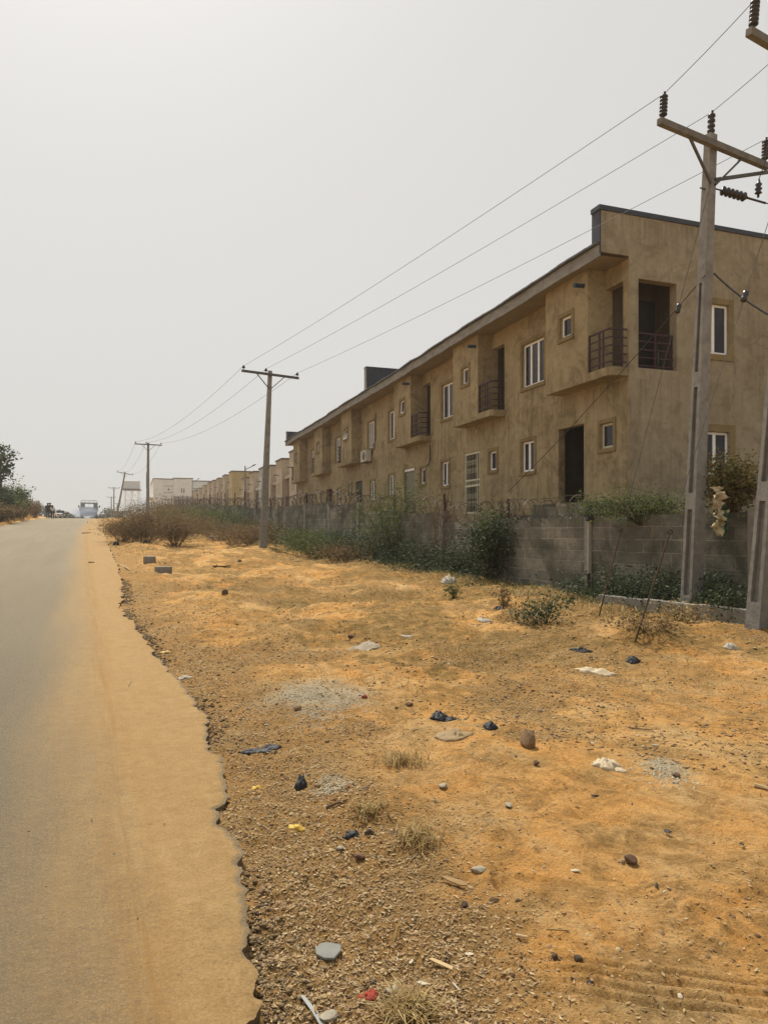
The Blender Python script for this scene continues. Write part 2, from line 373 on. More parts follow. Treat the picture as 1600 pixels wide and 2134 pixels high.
def block_mat():
    t = NT('sandcrete_block'); p = t.coord('Object')
    b = t.new('ShaderNodeTexBrick'); b.offset = .5
    b.inputs['Scale'].default_value = 1; b.inputs['Mortar Size'].default_value = .014; b.inputs['Mortar Smooth'].default_value = .3
    b.inputs['Brick Width'].default_value = .46; b.inputs['Row Height'].default_value = .24; b.inputs['Bias'].default_value = 0
    b.inputs['Color1'].default_value = C4(.265,.25,.21); b.inputs['Color2'].default_value = C4(.14,.133,.112); b.inputs['Mortar'].default_value = C4(.34,.318,.268)
    m = t.mapv(p, (1,1,1), (math.radians(-90),0,0)); w = t.new('ShaderNodeVectorMath', operation='ADD')
    d = t.new('ShaderNodeVectorMath', operation='SCALE'); dn = t.new('ShaderNodeTexNoise'); dn.inputs['Scale'].default_value = 2.5; t.l(p, dn.inputs['Vector'])
    t.l(dn.outputs['Color'], d.inputs[0]); d.inputs['Scale'].default_value = .035; t.l(m, w.inputs[0]); t.l(d.outputs[0], w.inputs[1]); t.l(w.outputs[0], b.inputs['Vector'])
    n = t.noise(p, 1.0, 6, .65, .4); n2 = t.noise(p, 14, 6, .7)
    c = t.mix(.8, b.outputs['Color'], t.ramp(n2, (.3,(.62,.6,.58,1)), (.68,(1.15,1.13,1.1,1))), 'MULTIPLY')
    c = t.mix(t.ramp(n, (.40,0), (.62,.85)), c, C4(.055,.057,.042))
    c = t.mix(t.ramp(t.noise(t.mapv(p, (1,1,.25)), 1.7, 5), (.5,0), (.72,.55)), c, C4(.11,.11,.07))
    t.col(c).rough(.95); t.b.inputs['Specular IOR Level'].default_value = .1
    t.bump(t.math('SUBTRACT', t.math('MULTIPLY', n2, .7), b.outputs['Fac']), .9, .03); return t.m

M = {}
M['ground'] = ground_mat(); M['road'] = road_mat()
M['stucco'] = stucco('brown_plaster', C4(.37,.308,.192), C4(.29,.234,.138), C4(.125,.096,.052))
M['gable'] = stucco('gable_plaster', C4(.345,.30,.218), C4(.285,.242,.168), C4(.15,.12,.072), .55)
M['band'] = stucco('band_plaster', C4(.27,.21,.11), C4(.22,.17,.085), C4(.12,.09,.047), .5)
M['greyplaster'] = stucco('grey_render', C4(.30,.265,.22), C4(.26,.225,.19), C4(.16,.13,.10), .35)
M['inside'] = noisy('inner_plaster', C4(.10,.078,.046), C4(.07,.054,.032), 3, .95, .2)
M['soffit'] = noisy('soffit_board', C4(.26,.215,.15), C4(.20,.165,.115), 2, .9, .1)
M['fascia'] = noisy('fascia_board', C4(.30,.295,.28), C4(.17,.167,.158), 2.2, .9, .3, stretch=(1,1,3))
M['roofmetal'] = noisy('dark_roof_sheet', C4(.018,.022,.032), C4(.032,.036,.048), 3, .5, .1, spec=.4)
M['edge'] = noisy('roof_edge', C4(.06,.06,.065), C4(.11,.11,.11), 4, .6, .1)
M['pvc'] = noisy('white_window_frame', C4(.86,.86,.85), C4(.75,.75,.73), 6, .45, .05)
M['cream'] = noisy('cream_painted_steel', C4(.58,.56,.43), C4(.45,.42,.30), 9, .6, .1)
M['rail'] = noisy('maroon_steel', C4(.062,.022,.024), C4(.038,.016,.02), 12, .55, .1)
M['dark'] = noisy('dark_wood', C4(.03,.024,.018), C4(.018,.014,.011), 6, .6, .2)
M['greendoor'] = noisy('dull_green_door', C4(.028,.034,.026), C4(.02,.024,.02), 5, .6, .1)
M['conc'] = noisy('pole_concrete', C4(.28,.272,.252), C4(.17,.165,.152), 7, .92, .5, .012)
M['arm'] = noisy('arm_concrete', C4(.20,.19,.17), C4(.13,.122,.11), 9, .92, .4, .01)
M['conc2'] = noisy('grey_concrete', C4(.27,.255,.22), C4(.17,.155,.13), 8, .95, .6, .012)
M['block'] = block_mat()
M['rust'] = noisy('rusty_steel', C4(.062,.032,.02), C4(.03,.018,.014), 14, .8, .3)
M['razor'] = noisy('razor_steel', C4(.14,.105,.075), C4(.09,.065,.05), 20, .6, 0, metal=.3)
M['steel'] = noisy('dull_steel', C4(.12,.115,.105), C4(.075,.07,.062), 10, .55, .1, metal=.4)
M['insul'] = noisy('dark_porcelain', C4(.016,.013,.013), C4(.03,.022,.02), 8, .35, 0, spec=.5)
M['wire'] = noisy('wire_black', C4(.022,.022,.028), C4(.04,.04,.045), 3, .6, 0)
M['white'] = noisy('white_plastic', C4(.44,.41,.34), C4(.30,.27,.21), 8, .75, .15)
M['ac'] = noisy('aged_white_casing', C4(.55,.54,.48), C4(.42,.41,.36), 5, .55, .05)
M['blackbag'] = noisy('black_film', C4(.009,.009,.010), C4(.02,.02,.022), 20, .55, .4, .01, spec=.3)
M['bark'] = noisy('twig_bark', C4(.10,.07,.045), C4(.05,.034,.022), 18, .9, .4)
M['drybark'] = noisy('dry_twig', C4(.17,.115,.07), C4(.09,.058,.036), 18, .9, .3)
def glass():
    t = NT('dark_glass'); p = t.coord('Object'); n = t.noise(p, 1.5, 3)
    t.col(t.ramp(n, (.35,C4(.010,.010,.013)), (.65,C4(.03,.027,.031)))).rough(.10); t.b.inputs['Specular IOR Level'].default_value = .28
    return t.m
M['glass'] = glass(); M['curtain'] = noisy('curtained_pane', C4(.085,.075,.08), C4(.05,.045,.05), 6, .15, 0, stretch=(6,6,.3), spec=.3)
M['green'] = leafmat('green_leaf', [C4(.055,.088,.022), C4(.105,.145,.036), C4(.075,.105,.028), C4(.165,.19,.055), C4(.10,.10,.042)], .38)
M['dgreen'] = leafmat('dark_leaf', [C4(.024,.042,.018), C4(.038,.06,.022), C4(.05,.075,.028), C4(.085,.10,.045)], .2)
M['lgreen'] = leafmat('pale_leaf', [C4(.10,.13,.045), C4(.15,.17,.07), C4(.06,.085,.03), C4(.12,.12,.05)])
M['brown'] = leafmat('dry_leaf', [C4(.17,.11,.05), C4(.24,.15,.062), C4(.12,.072,.036), C4(.28,.20,.085), C4(.11,.09,.04)], .25, .8)
M['rust_leaf'] = leafmat('rusty_leaf', [C4(.15,.10,.03), C4(.08,.06,.022), C4(.20,.14,.04), C4(.06,.06,.02), C4(.11,.12,.035)], .25, .8)
M['straw'] = leafmat('straw', [C4(.42,.30,.12), C4(.33,.22,.085), C4(.24,.155,.06), C4(.47,.36,.17)], .25, .8)
M['stone'] = islandmat('loose_stone', [C4(.28,.18,.085), C4(.38,.26,.13), C4(.17,.105,.05), C4(.45,.35,.20), C4(.28,.15,.06), C4(.11,.07,.04)])
M['gravel'] = islandmat('grey_chippings', [C4(.36,.31,.215), C4(.46,.40,.29), C4(.26,.225,.155), C4(.40,.34,.23)])
M['litter'] = islandmat('leaf_litter', [C4(.32,.20,.09), C4(.44,.32,.16), C4(.19,.115,.055), C4(.50,.39,.22), C4(.12,.075,.04)])

# ------------------------------------------------------------------ world, sun, camera
sc = bpy.context.scene
SUN_EL, SUN_AZ = math.radians(58), math.radians(-27)         # azimuth from +Y, negative = to the left
w = bpy.data.worlds.new('World'); sc.world = w; w.use_nodes = True
wn, wl = w.node_tree.nodes, w.node_tree.links
bg = wn['Background']; bg.inputs['Strength'].default_value = .1
sky = wn.new('ShaderNodeTexSky'); sky.sky_type = 'NISHITA'; sky.sun_disc = False
sky.sun_elevation = SUN_EL; sky.sun_rotation = SUN_AZ; sky.air_density = 1.0; sky.dust_density = 8.0; sky.ozone_density = 1.0; sky.altitude = 300
hs = wn.new('ShaderNodeHueSaturation'); hs.inputs['Saturation'].default_value = .35; wl.new(sky.outputs[0], hs.inputs['Color'])
mx = wn.new('ShaderNodeMix'); mx.data_type = 'RGBA'; mx.inputs[0].default_value = .84
wl.new(hs.outputs[0], mx.inputs[6]); mx.inputs[7].default_value = (7.4, 7.28, 6.95, 1)     # thick dust haze
wl.new(mx.outputs[2], bg.inputs['Color'])
sd = Vector((math.sin(SUN_AZ)*math.cos(SUN_EL), math.cos(SUN_AZ)*math.cos(SUN_EL), math.sin(SUN_EL)))
sl = bpy.data.lights.new('sun', 'SUN'); sl.energy = 4.8; sl.angle = math.radians(.7); sl.color = (1, .95, .86)
so = bpy.data.objects.new('sun', sl); C.objects.link(so); so.rotation_euler = sd.to_track_quat('Z', 'Y').to_euler(); so.location = (0,0,60)
cam = bpy.data.cameras.new('camera'); co = bpy.data.objects.new('camera', cam); C.objects.link(co)
cam.sensor_fit = 'VERTICAL'; cam.sensor_height = 24; cam.lens = F/2134*24; cam.shift_y = (HZ-1067)/2134
cam.clip_start = .05; cam.clip_end = 3000
co.location = (0, 0, EZ); co.rotation_euler = (math.radians(90), 0, 0); sc.camera = co
sc.view_settings.view_transform = 'Standard'; sc.view_settings.look = 'None'; sc.view_settings.exposure = 0; sc.view_settings.gamma = 1
sc.cycles.max_bounces = 6; sc.cycles.diffuse_bounces = 3; sc.cycles.glossy_bounces = 2; sc.cycles.transmission_bounces = 3
sc.cycles.volume_bounces = 0; sc.cycles.transparent_max_bounces = 8; sc.cycles.caustics_reflective = False; sc.cycles.caustics_refractive = False
# ------------------------------------------------------------------ ground sheet and road
def pw(px, py, Y=None):
    p = at(px, HZ, 1); k = (py-HZ)/F; Y = EZ/k; return ((px-800)/F*Y, Y)
TR += [(pw(900,2022), pw(1950,2168), 4, .060, .013, .018, False),
       (pw(1120,1742), pw(1310,1806), 3, .055, .016, .018, False), (pw(1310,1806), pw(1570,1880), 3, .06, .016, .014, False),
       (pw(1230,1730), pw(1560,2134), 3, .055, .03, .014, True), (pw(1270,1930), pw(1350,2110), 2, .06, .03, .012, True)]
TR += [(pw(930,1385), pw(1900,1545), 2, 1.1, .16, .035, False), (pw(620,1330), pw(1250,1480), 2, .9, .14, .03, False), (pw(1020,1640), pw(1900,1790), 2, .5, .07, .022, False), (pw(700,1250), pw(1500,1370), 2, 1.3, .2, .04, False)]
for (px, py, r_, h_) in ((1480,1345,1.2,.13),(1300,1345,.9,.07),(660,1205,1.1,.16),(590,1225,.8,-.10),(420,1165,1.5,.12),(760,1235,1.0,.07),(1215,1700,.18,-.02),(1285,1905,.16,-.02),
                         (1330,1960,.14,-.02),(1180,1760,.2,.018),(1255,1840,.12,-.02),(1420,1560,.5,.03),(1000,1420,.7,.03),(1290,1925,.2,.012),(1100,1930,.25,.012),(760,1355,.3,.06)):
    x_, y_ = pw(px, py); BUMPS.append((x_, y_, r_, h_))

GREY = [(*pw(665,1470),.52,.62),(*pw(1385,1612),.14,.17),(*pw(690,1645),.11,.11)]
for _ in range(48):
    px, py = random.uniform(1030,1600), random.choice([random.uniform(1650,2010), random.uniform(1750,1990)]); x_, y_ = pw(px,py); l_ = random.uniform(.03,.11)
    DENTS.append((x_, y_, random.uniform(0,3.14), l_, l_*random.uniform(.35,.7), random.uniform(.006,.016)))
ang = np.concatenate([np.linspace(-180,-60,25)[:-1], np.linspace(-60,-31,24)[:-1], np.linspace(-31,31,500), np.linspace(31,60,24)[1:], np.linspace(60,180,25)[1:-1]])
rad = np.concatenate([np.linspace(.05,1.9,14)[:-1], np.arange(1.9,3.3,.0065)]); step = .0065; rl = [rad[-1]]
while rl[-1] < 900: step = max(step, min(rl[-1]*.0078, rl[-1]*.004+.012)) if rl[-1] < 12 else rl[-1]*.009; rl.append(rl[-1]+step)
rad = np.concatenate([rad, rl[1:]])
A, R = np.meshgrid(np.radians(ang), rad); X = R*np.sin(A); Y = R*np.cos(A); Z = ground_z(X, Y)
na, nr = len(ang), len(rad)
ii, jj = np.meshgrid(np.arange(nr-1), np.arange(na), indexing='ij'); j2 = (jj+1) % na
Fc = np.stack([ii*na+jj, ii*na+j2, (ii+1)*na+j2, (ii+1)*na+jj], -1).reshape(-1,4)[:, ::-1]
rr_, tt_ = inv(X, Y); UV = np.stack([rr_.ravel(), (tt_-edge(rr_)).ravel()], -1)
g = npmesh('ground', np.stack([X.ravel(), Y.ravel(), Z.ravel()], -1), Fc, M['ground'], None, True, UV, {'litter': litter_d(rr_,tt_,X,Y).ravel(), 'grass': grass_d(rr_,tt_,X,Y).ravel(), 'grey': sum(np.exp(-(((X-a)/c)**2+((Y-b)/d)**2)) for a,b,c,d in GREY).ravel()}); tag(g, kind='structure')

# road: fine grid near the camera, ragged broken right edge with real thickness
rs = [-8.0]
while rs[-1] < 230:
    r_ = rs[-1]; rs.append(r_ + (.12 if r_ < 1.2 else max(.014, .0075*(r_-1.2)) if r_ < 30 else .35 if r_ < 60 else 1.0))
rs = np.array(rs); nu = np.concatenate([np.linspace(0,.55,12)[:-1], np.linspace(.55,.80,14)[:-1], np.linspace(.80,1.0,64)])
ed = edge(rs); le = -5.5+bend(rs)+.12*fbm(rs*1.1, rs*0, 3, 77)
T = le[:,None]+(ed-le)[:,None]*nu[None,:]; Rr = np.repeat(rs[:,None], len(nu), 1)
X, Y = -RS*Rr+RC*T, RC*Rr+RS*T
Zr = zr(Rr) + .006*fbm(X*.8, Y*.8, 3, 88) + .0015*fbm(X*14, Y*14, 2, 89)
TR2 = list(TR); TR.clear()
TR += [(pw(205,1990), pw(520,2112), 4, .05, .011, .011, False), (pw(215,1786), pw(360,1848), 3, .05, .011, .009, False), (pw(232,1750), pw(262,2134), 2, .10, .035, .0035, True)]
Zr = Zr + groove(X, Y); TR.clear(); TR += TR2
d_e = (ed[:,None]-T); Zr = Zr - .007*np.exp(-(d_e/.02)**2)*(1+vl(Rr*31, 3)) + .004*fbm(X*25, Y*25, 2, 90)*np.exp(-(d_e/.1)**2)
nt = len(nu); nrr = len(rs)
top = np.stack([X.ravel(), Y.ravel(), Zr.ravel()], -1)
inset = .015+.02*fbm(rs*9, rs*0+8, 2, 91); bT = ed-inset
bX, bY = -RS*rs+RC*bT, RC*rs+RS*bT; bot = np.stack([bX, bY, zr(rs)-.14], -1)
lb = np.stack([X[:,0], Y[:,0], Zr[:,0]-.14], -1)
def srow(off, dz): tt = ed+off; return np.stack([-RS*rs+RC*tt, RC*rs+RS*tt, Zr[:,-1]+dz], -1)
s0 = srow(0*rs, -.0005+0*rs); s1 = srow(-.008-.012*np.abs(vl(rs*37,21))+.006*vl(rs*90,22), -.028+.012*vl(rs*29,23)); V = np.concatenate([top, bot, lb, s0, s1]); i_, j_ = np.meshgrid(np.arange(nrr-1), np.arange(nt-1), indexing='ij')
Fc = np.stack([i_*nt+j_, i_*nt+j_+1, (i_+1)*nt+j_+1, (i_+1)*nt+j_], -1).reshape(-1,4)
k = np.arange(nrr-1); B0 = nrr*nt; L0 = B0+nrr
S0 = L0+nrr; S1 = S0+nrr; Fs = np.concatenate([np.stack([S0+k, S1+k, S1+k+1, S0+k+1], -1), np.stack([S1+k, B0+k, B0+k+1, S1+k+1], -1)]); Fl = np.stack([L0+k, k*nt, (k+1)*nt, L0+k+1], -1)
UV = np.concatenate([np.stack([Rr.ravel(), (T-bend(Rr)).ravel()], -1), np.stack([rs, bT], -1), np.stack([rs, le], -1), np.stack([rs, bT], -1), np.stack([rs, bT], -1)])
rd = npmesh('road', V, np.concatenate([Fc, Fs, Fl]), M['road'], None, True, UV, {'rim': np.concatenate([(np.exp(-(d_e/.05))*(.6+.6*np.clip(fbm(Rr*1.3,Rr*0,3,17)+.3,0,1))).ravel(), np.ones(nrr)*1.5, np.zeros(nrr), np.ones(nrr)*1.5, np.ones(nrr)*1.5])}); tag(rd, kind='structure')
# ------------------------------------------------------------------ the long terrace
BX, BY, BROT = 6.12, 18.0, math.radians(109.456)
bld = empty('terrace_building', (BX, BY, 0), BROT, 'long two-storey terrace of unpainted brown plaster with jutting bays, standing behind the block wall', 'building')
def b2w(s, q, z): return Vector((BX+s*math.cos(BROT)-q*math.sin(BROT), BY+s*math.sin(BROT)+q*math.cos(BROT), z))
def UX(i, a): return 6.25*i+a if i < 3 else 6.25*(i+1)-a
def DZ(i): return -.065*i
def dzs(s): return -.0104*s
def wall_holes(mb, P, u0, u1, v0, v1, holes, th):
    us = sorted({u0, u1, *[h[0] for h in holes], *[h[1] for h in holes]}); vs = sorted({v0, v1, *[h[2] for h in holes], *[h[3] for h in holes]})
    for a, b in zip(us, us[1:]):
        for c, d in zip(vs, vs[1:]):
            m, n = (a+b)/2, (c+d)/2
            if any(h[0] < m < h[1] and h[2] < n < h[3] for h in holes): continue
            mb.quad(P(a,c,0), P(b,c,0), P(b,d,0), P(a,d,0)); mb.quad(P(a,c,-th), P(a,d,-th), P(b,d,-th), P(b,c,-th))
    for a, b, c, d in [h[:4] for h in holes]:
        mb.quad(P(a,c,0), P(a,d,0), P(a,d,-th), P(a,c,-th)); mb.quad(P(b,c,0), P(b,c,-th), P(b,d,-th), P(b,d,0))
        mb.quad(P(a,c,0), P(a,c,-th), P(b,c,-th), P(b,c,0)); mb.quad(P(a,d,0), P(b,d,0), P(b,d,-th), P(a,d,-th))
def pbox(mb, P, u0, u1, v0, v1, o0, o1):
    c = [P(u,v,o) for o in (o0,o1) for (u,v) in ((u0,v0),(u1,v0),(u1,v1),(u0,v1))]
    mb.add(c, [(3,2,1,0),(4,5,6,7),(0,1,5,4),(1,2,6,5),(2,3,7,6),(3,0,4,7)])
def window(P, u0, u1, v0, v1, n, sur=.11, tilt=0, frame=None, proud=.028, rec=.13):
    u0, u1 = min(u0,u1), max(u0,u1)
    def Q(u, v, o): return P(u, v, o+tilt*(v1-v)/(v1-v0))
    f = MB(); fw = .062; e = .004
    a, b, c, d = u0+e, u1-e, v0+e, v1-e; o0, o1 = -rec, -rec+.06
    pbox(f, Q, a, b, c, c+fw, o0, o1); pbox(f, Q, a, b, d-fw, d, o0, o1)
    pbox(f, Q, a, a+fw, c+fw, d-fw, o0, o1); pbox(f, Q, b-fw, b, c+fw, d-fw, o0, o1)
    for k in range(1, n):
        x = a+(b-a)*k/n; pbox(f, Q, x-.045, x+.045, c+fw, d-fw, o0, o1+.004)
    fo = f.build('window', frame or M['pvc'], bld)
    for k in range(n):
        g_ = MB(); xa = a+(b-a)*k/n+(fw if k == 0 else .045); xb = a+(b-a)*(k+1)/n-(fw if k == n-1 else .045)
        pbox(g_, Q, xa, xb, c+fw, d-fw, o0+.02, o0+.032); g_.build('pane', M['curtain'] if (int(u0*7)+k*2) % 5 in (0, 3) and v0 > 5 else M['glass'], fo)
    if sur:
        s_ = MB(); q = .003
        pbox(s_, P, u0-sur, u1+sur, v0-sur, v0-q, .001, proud+.02); pbox(s_, P, u0-sur, u1+sur, v1+q, v1+sur, .001, proud)
        pbox(s_, P, u0-sur, u0-q, v0-q, v1+q, .001, proud-.004); pbox(s_, P, u1+q, u1+sur, v0-q, v1+q, .001, proud-.004)
        s_.build('surround', M['band'], fo)
    return fo
PF = lambda u, v, o: (u, o, v)              # facade plane q = 0
PG = lambda u, v, o: (-o, -u, v)            # gable plane s = 0, u = depth behind the front
BAYQ = .55
wall = MB(); slabtop = 5.72
for i in range(6):
    rooms = MB(); dz = DZ(i); s0, s1 = 6.25*i, 6.25*(i+1)
    def rect(a0, a1, z0, z1): x, y = UX(i,a0), UX(i,a1); return (min(x,y), max(x,y), z0+dz, z1+dz)
    ol = .22 if i == 0 else .10
    H = [rect(ol,.95,slabtop,7.92), rect(.62,1.17,3.76,4.42), rect(1.90,3.14,2.30,4.55), rect(4.47,5.22,3.46,4.42), rect(3.90 if i == 0 else 4.12, 5.18,6.12,7.48)]
    wall_holes(wall, PF, s0, s1, .6, 8.50+dz, H, .22)
    window(PF, *H[1], 1, frame=M['cream'] if i == 0 else None); window(PF, *H[3], 2); window(PF, *H[4], 3 if i == 0 else 2 if i < 3 else 3)
    # bay
    by = MB(); h = rect(1.66,2.20,6.88,7.46); x0, x1 = sorted((UX(i,.95), UX(i,2.95)))
    PB = lambda u, v, o: (u, BAYQ+o, v)
    zb, zt = 5.48+dz, 8.46+dz
    wall_holes(by, PB, x0, x1, zb, zt, [h], .18)
    by.quad((x0,0,zb),(x0,BAYQ,zb),(x0,BAYQ,zt),(x0,0,zt)); by.quad((x1,BAYQ,zb),(x1,0,zb),(x1,0,zt),(x1,BAYQ,zt)); by.quad((x0,0,zb),(x1,0,zb),(x1,BAYQ,zb),(x0,BAYQ,zb))
    by.build('bay', M['stucco'], bld); window(PB, *h, 1, tilt=.16 if i == 3 else .05 if i == 2 else 0)
    # balcony slab with chamfered outer corner, railing
    sg = 1 if i < 3 else -1; a0 = UX(i, 0.0 if i else .003); a1 = UX(i, .948); sl_ = MB(); zt2 = slabtop+dz; zb2 = zt2-.17; cx = .10
    pl = [(a1,.004),(a1,BAYQ-.004),(a0+sg*cx,BAYQ-.004),(a0+sg*.02,BAYQ-cx),(a0+sg*.02,.004)]
    n = len(pl); sl_.add([(x,y,zb2-.07) for x,y in pl]+[(x,y,zt2-.03) for x,y in pl], [tuple(range(n))[::-1], tuple(range(n,2*n))]+[(k,(k+1)%n,(k+1)%n+n,k+n) for k in range(n)])
    bal = sl_.build('balcony', M['stucco'], bld)
    rl = MB(); path = [(UX(i,.93),BAYQ-.05),(UX(i,.14),BAYQ-.05),(UX(i,.06),BAYQ-.13),(UX(i,.06),.03)]
    for k in range(5):
        z = zt2+.10+.205*k
        for p, q in zip(path, path[1:]): rl.bar((*p,z), (*q,z), .030 if k < 4 else .042)
    for p in (path[0], (UX(i,.52),BAYQ-.05), (UX(i,.36),BAYQ-.05), (UX(i,.06),.16)): rl.bar((*p,zt2-.03), (*p,zt2+.93), .036)
    rl.build('railing', M['rail'], bal)
    # recessed loggia behind the opening
    xl, xr = sorted((UX(i,.25 if i == 0 else .02), UX(i,.95))); side = UX(i,.952); other = UX(i,.02)
    fz, cz = zt2-.02, 8.3+dz; D = -1.7
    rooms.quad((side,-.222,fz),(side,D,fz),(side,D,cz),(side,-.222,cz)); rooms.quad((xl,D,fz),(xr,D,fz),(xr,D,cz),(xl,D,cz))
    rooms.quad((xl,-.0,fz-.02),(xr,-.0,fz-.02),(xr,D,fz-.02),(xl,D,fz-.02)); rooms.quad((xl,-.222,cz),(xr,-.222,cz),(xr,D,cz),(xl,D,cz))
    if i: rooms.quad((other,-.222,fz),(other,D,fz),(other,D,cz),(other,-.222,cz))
    dd = MB(); px_ = UX(i,.94)
    if i == 0: dd.box(px_-.03, px_, -1.55, -.85, fz, fz+2.05)
    else: dd.box(min(UX(i,.2),UX(i,.85)), max(UX(i,.2),UX(i,.85)), D+.01, D+.05, fz, fz+2.05)
    dd.build('balcony_door', M['dark'], bld)
    # pipe spout at the bay top
    if i in (0, 1, 2):
        sp = MB(); xx = UX(i,1.12); sp.tube([(xx,BAYQ-.05,8.02+dz),(xx,BAYQ+.30,8.0+dz)], .055, 10)
        sp.build('drain_spout', noisy('blue_pipe', C4(.03,.06,.10), C4(.02,.04,.07), 8, .5, .1), bld)
    # entrance
    d = H[2]
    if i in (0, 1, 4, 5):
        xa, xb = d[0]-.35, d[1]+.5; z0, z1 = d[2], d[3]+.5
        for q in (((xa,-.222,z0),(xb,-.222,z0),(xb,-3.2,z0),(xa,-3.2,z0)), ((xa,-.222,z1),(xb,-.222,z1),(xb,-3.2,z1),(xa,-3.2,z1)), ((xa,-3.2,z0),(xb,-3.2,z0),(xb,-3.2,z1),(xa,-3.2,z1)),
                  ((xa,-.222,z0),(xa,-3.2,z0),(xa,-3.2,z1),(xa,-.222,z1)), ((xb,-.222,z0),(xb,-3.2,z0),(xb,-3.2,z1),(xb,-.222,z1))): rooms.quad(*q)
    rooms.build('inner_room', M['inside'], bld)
    if i == 0:
        o = MB(); o.box(d[0]+.05, d[0]+.72, -.9, -.85, d[2]+.002, d[3]-.1); o.build('door', M['dark'], bld)
    if i == 1:
        f = MB(); a, b, z0, z1 = d[0]+.01, d[1]-.01, d[2]+.01, d[3]-.01; q0, q1 = -.07, -.02
        for (x0_, x1_, za, zb_) in ((a,a+.07,z0,z1),(b-.07,b,z0,z1),(a+.07,b-.07,z1-.07,z1),(a+.07,b-.07,z0,z0+.07),(a+.07,b-.07,z0+.98,z0+1.05),(a+.07,b-.07,z0+1.19,z0+1.25)): f.box(x0_,x1_,q0,q1,za,zb_)
        f.box(a+.22, a+.27, q0, q1, z0+.07, z1-.07)
        so_ = f.build('security_door', M['cream'], bld)
        gr = MB()
        for k in range(7):
            x = a+.30+(b-a-.42)*k/6; gr.bar((x,-.045,z0+.07),(x,-.045,z1-.07),.011)
        for zc in (z0+.35, z0+.62, z0+1.12, z0+1.55, z0+1.85):
            for k in range(6):
                x = a+.30+(b-a-.42)*(k+.5)/6
                gr.tube([(x+.05*math.cos(t),-.045,zc+.07*math.sin(t)) for t in np.linspace(0,2*math.pi,9)], .005, 4, False)
            gr.bar((a+.27,-.045,zc+.09),(b-.07,-.045,zc+.09),.010)
        gr.build('grille', M['cream'], so_)
    if i == 2:
        o = MB(); o.box(d[0]+.004, d[1]-.004, -.16, -.11, d[2], d[3]-.12); o.build('door', noisy('pale_green_door', C4(.20,.205,.165), C4(.15,.16,.13), 5, .7, .1), bld)
        o = MB(); o.box(d[0]+.004, d[1]-.004, -.10, -.04, d[3]-.115, d[3]-.01); o.build('door_head', M['pvc'], bld)
    if i == 3:
        o = MB(); o.box(d[0]+.004, d[1]-.004, -.14, -.10, d[2], d[3]-.004); o.build('door', M['greendoor'], bld)
# gable towards the camera
GD = 9.0
hg = [(.28,1.47,slabtop-.02,7.94), (2.24,3.18,6.24,7.56), (2.30,3.20,3.06,4.20)]
wall.build('wall', M['stucco'], bld)
gw = MB(); wall_holes(gw, PG, 0, GD, .6, 9.5, hg, .25)
gw.box(0, .25, .002, .83, 8.47, 9.5)
gw.build('gable_wall', M['gable'], bld)
window(PG, *hg[1], 2, sur=.16, proud=.012); window(PG, *hg[2], 2, sur=.2, proud=.012)
r2 = MB()
for k in range(5):
    z = slabtop+.08+.205*k; r2.bar((.14,-.285,z),(.14,-1.46,z),.030 if k < 4 else .042)
for w_ in (.32, .9, 1.42): r2.bar((.14,-w_,slabtop-.03),(.14,-w_,slabtop+.92),.036)
r2.build('railing', M['rail'], bld)
# back and far end
bk = MB(); bk.box(.25, 37.3, -GD-.2, -GD, .6, 8.6); bk.box(37.3, 37.5, -GD-.2, -.222, .6, 8.3); bk.quad((0,-GD,.6),(0,-GD-.2,.6),(0,-GD-.2,9.5),(0,-GD,9.5)); bk.build('rear_wall', M['stucco'], bld)
# eaves: soffit, fascia, roof
S = np.linspace(.02, 37.9, 90); sag = .035*fbm(S*.35, S*0, 3, 7)+.012*fbm(S*1.7, S*0, 2, 8)
so_, fa, rf, re = MB(), MB(), MB(), MB()
for k in range(len(S)-1):
    a, b = S[k], S[k+1]; za, zb_ = 8.40+dzs(a)+sag[k], 8.40+dzs(b)+sag[k+1]
    so_.quad((a,-.1,za+.03),(b,-.1,zb_+.03),(b,.83,zb_),(a,.83,za))
    off = .004*math.sin(k*2.2); bx = [(a,.83+off,za-.03),(a,.87+off,za-.03),(a,.87+off,za+.27),(a,.83+off,za+.27)]; bx += [(b,y,z+zb_-za) for _,y,z in bx]
    fa.add(bx, [(0,1,2,3),(7,6,5,4),(0,4,5,1),(1,5,6,2),(2,6,7,3),(3,7,4,0)])
    o2 = .02*math.sin(k*.9); p = [(a,.70,za+.28),(a,.96+o2,za+.275),(a,.96+o2,za+.325),(a,.70,za+.34)]; p += [(b,y,z+zb_-za) for _,y,z in p]
    re.add(p, [(0,1,2,3),(7,6,5,4),(0,4,5,1),(1,5,6,2),(2,6,7,3),(3,7,4,0)])
    rf.quad((a,.9,za+.33),(b,.9,zb_+.33),(b,-GD-.4,zb_+.95),(a,-GD-.4,za+.95))
so_.build('soffit', M['soffit'], bld); fa.build('fascia', M['fascia'], bld); re.build('roof_edge', M['edge'], bld); rf.build('roof', M['roofmetal'], bld)
for (a, b, z0, z1, q) in ((-.035,.33,9.502,9.62,.90),): MB().box(a,b,-GD,q,z0,z1).build('parapet_cap', M['roofmetal'], bld)
MB().box(.002,.325,.832,.868,8.44,9.50).build('parapet_sheet', M['roofmetal'], bld)
for (a, b, z0, z1) in ((18.42,18.75,8.0,9.60),(37.2,37.53,7.7,8.92)):
    f = MB(); f.box(a,b,-GD,.88,z0+.4,z1); o = f.build('parapet', M['roofmetal'], bld)
    MB().box(a-.03,b+.03,-GD,.91,z1+.002,z1+.05).build('cap', M['roofmetal'], o)
    MB().box(a+.005,b-.005,.882,.90,z0+.42,z1-.002).build('end_sheet', M['fascia'], o)
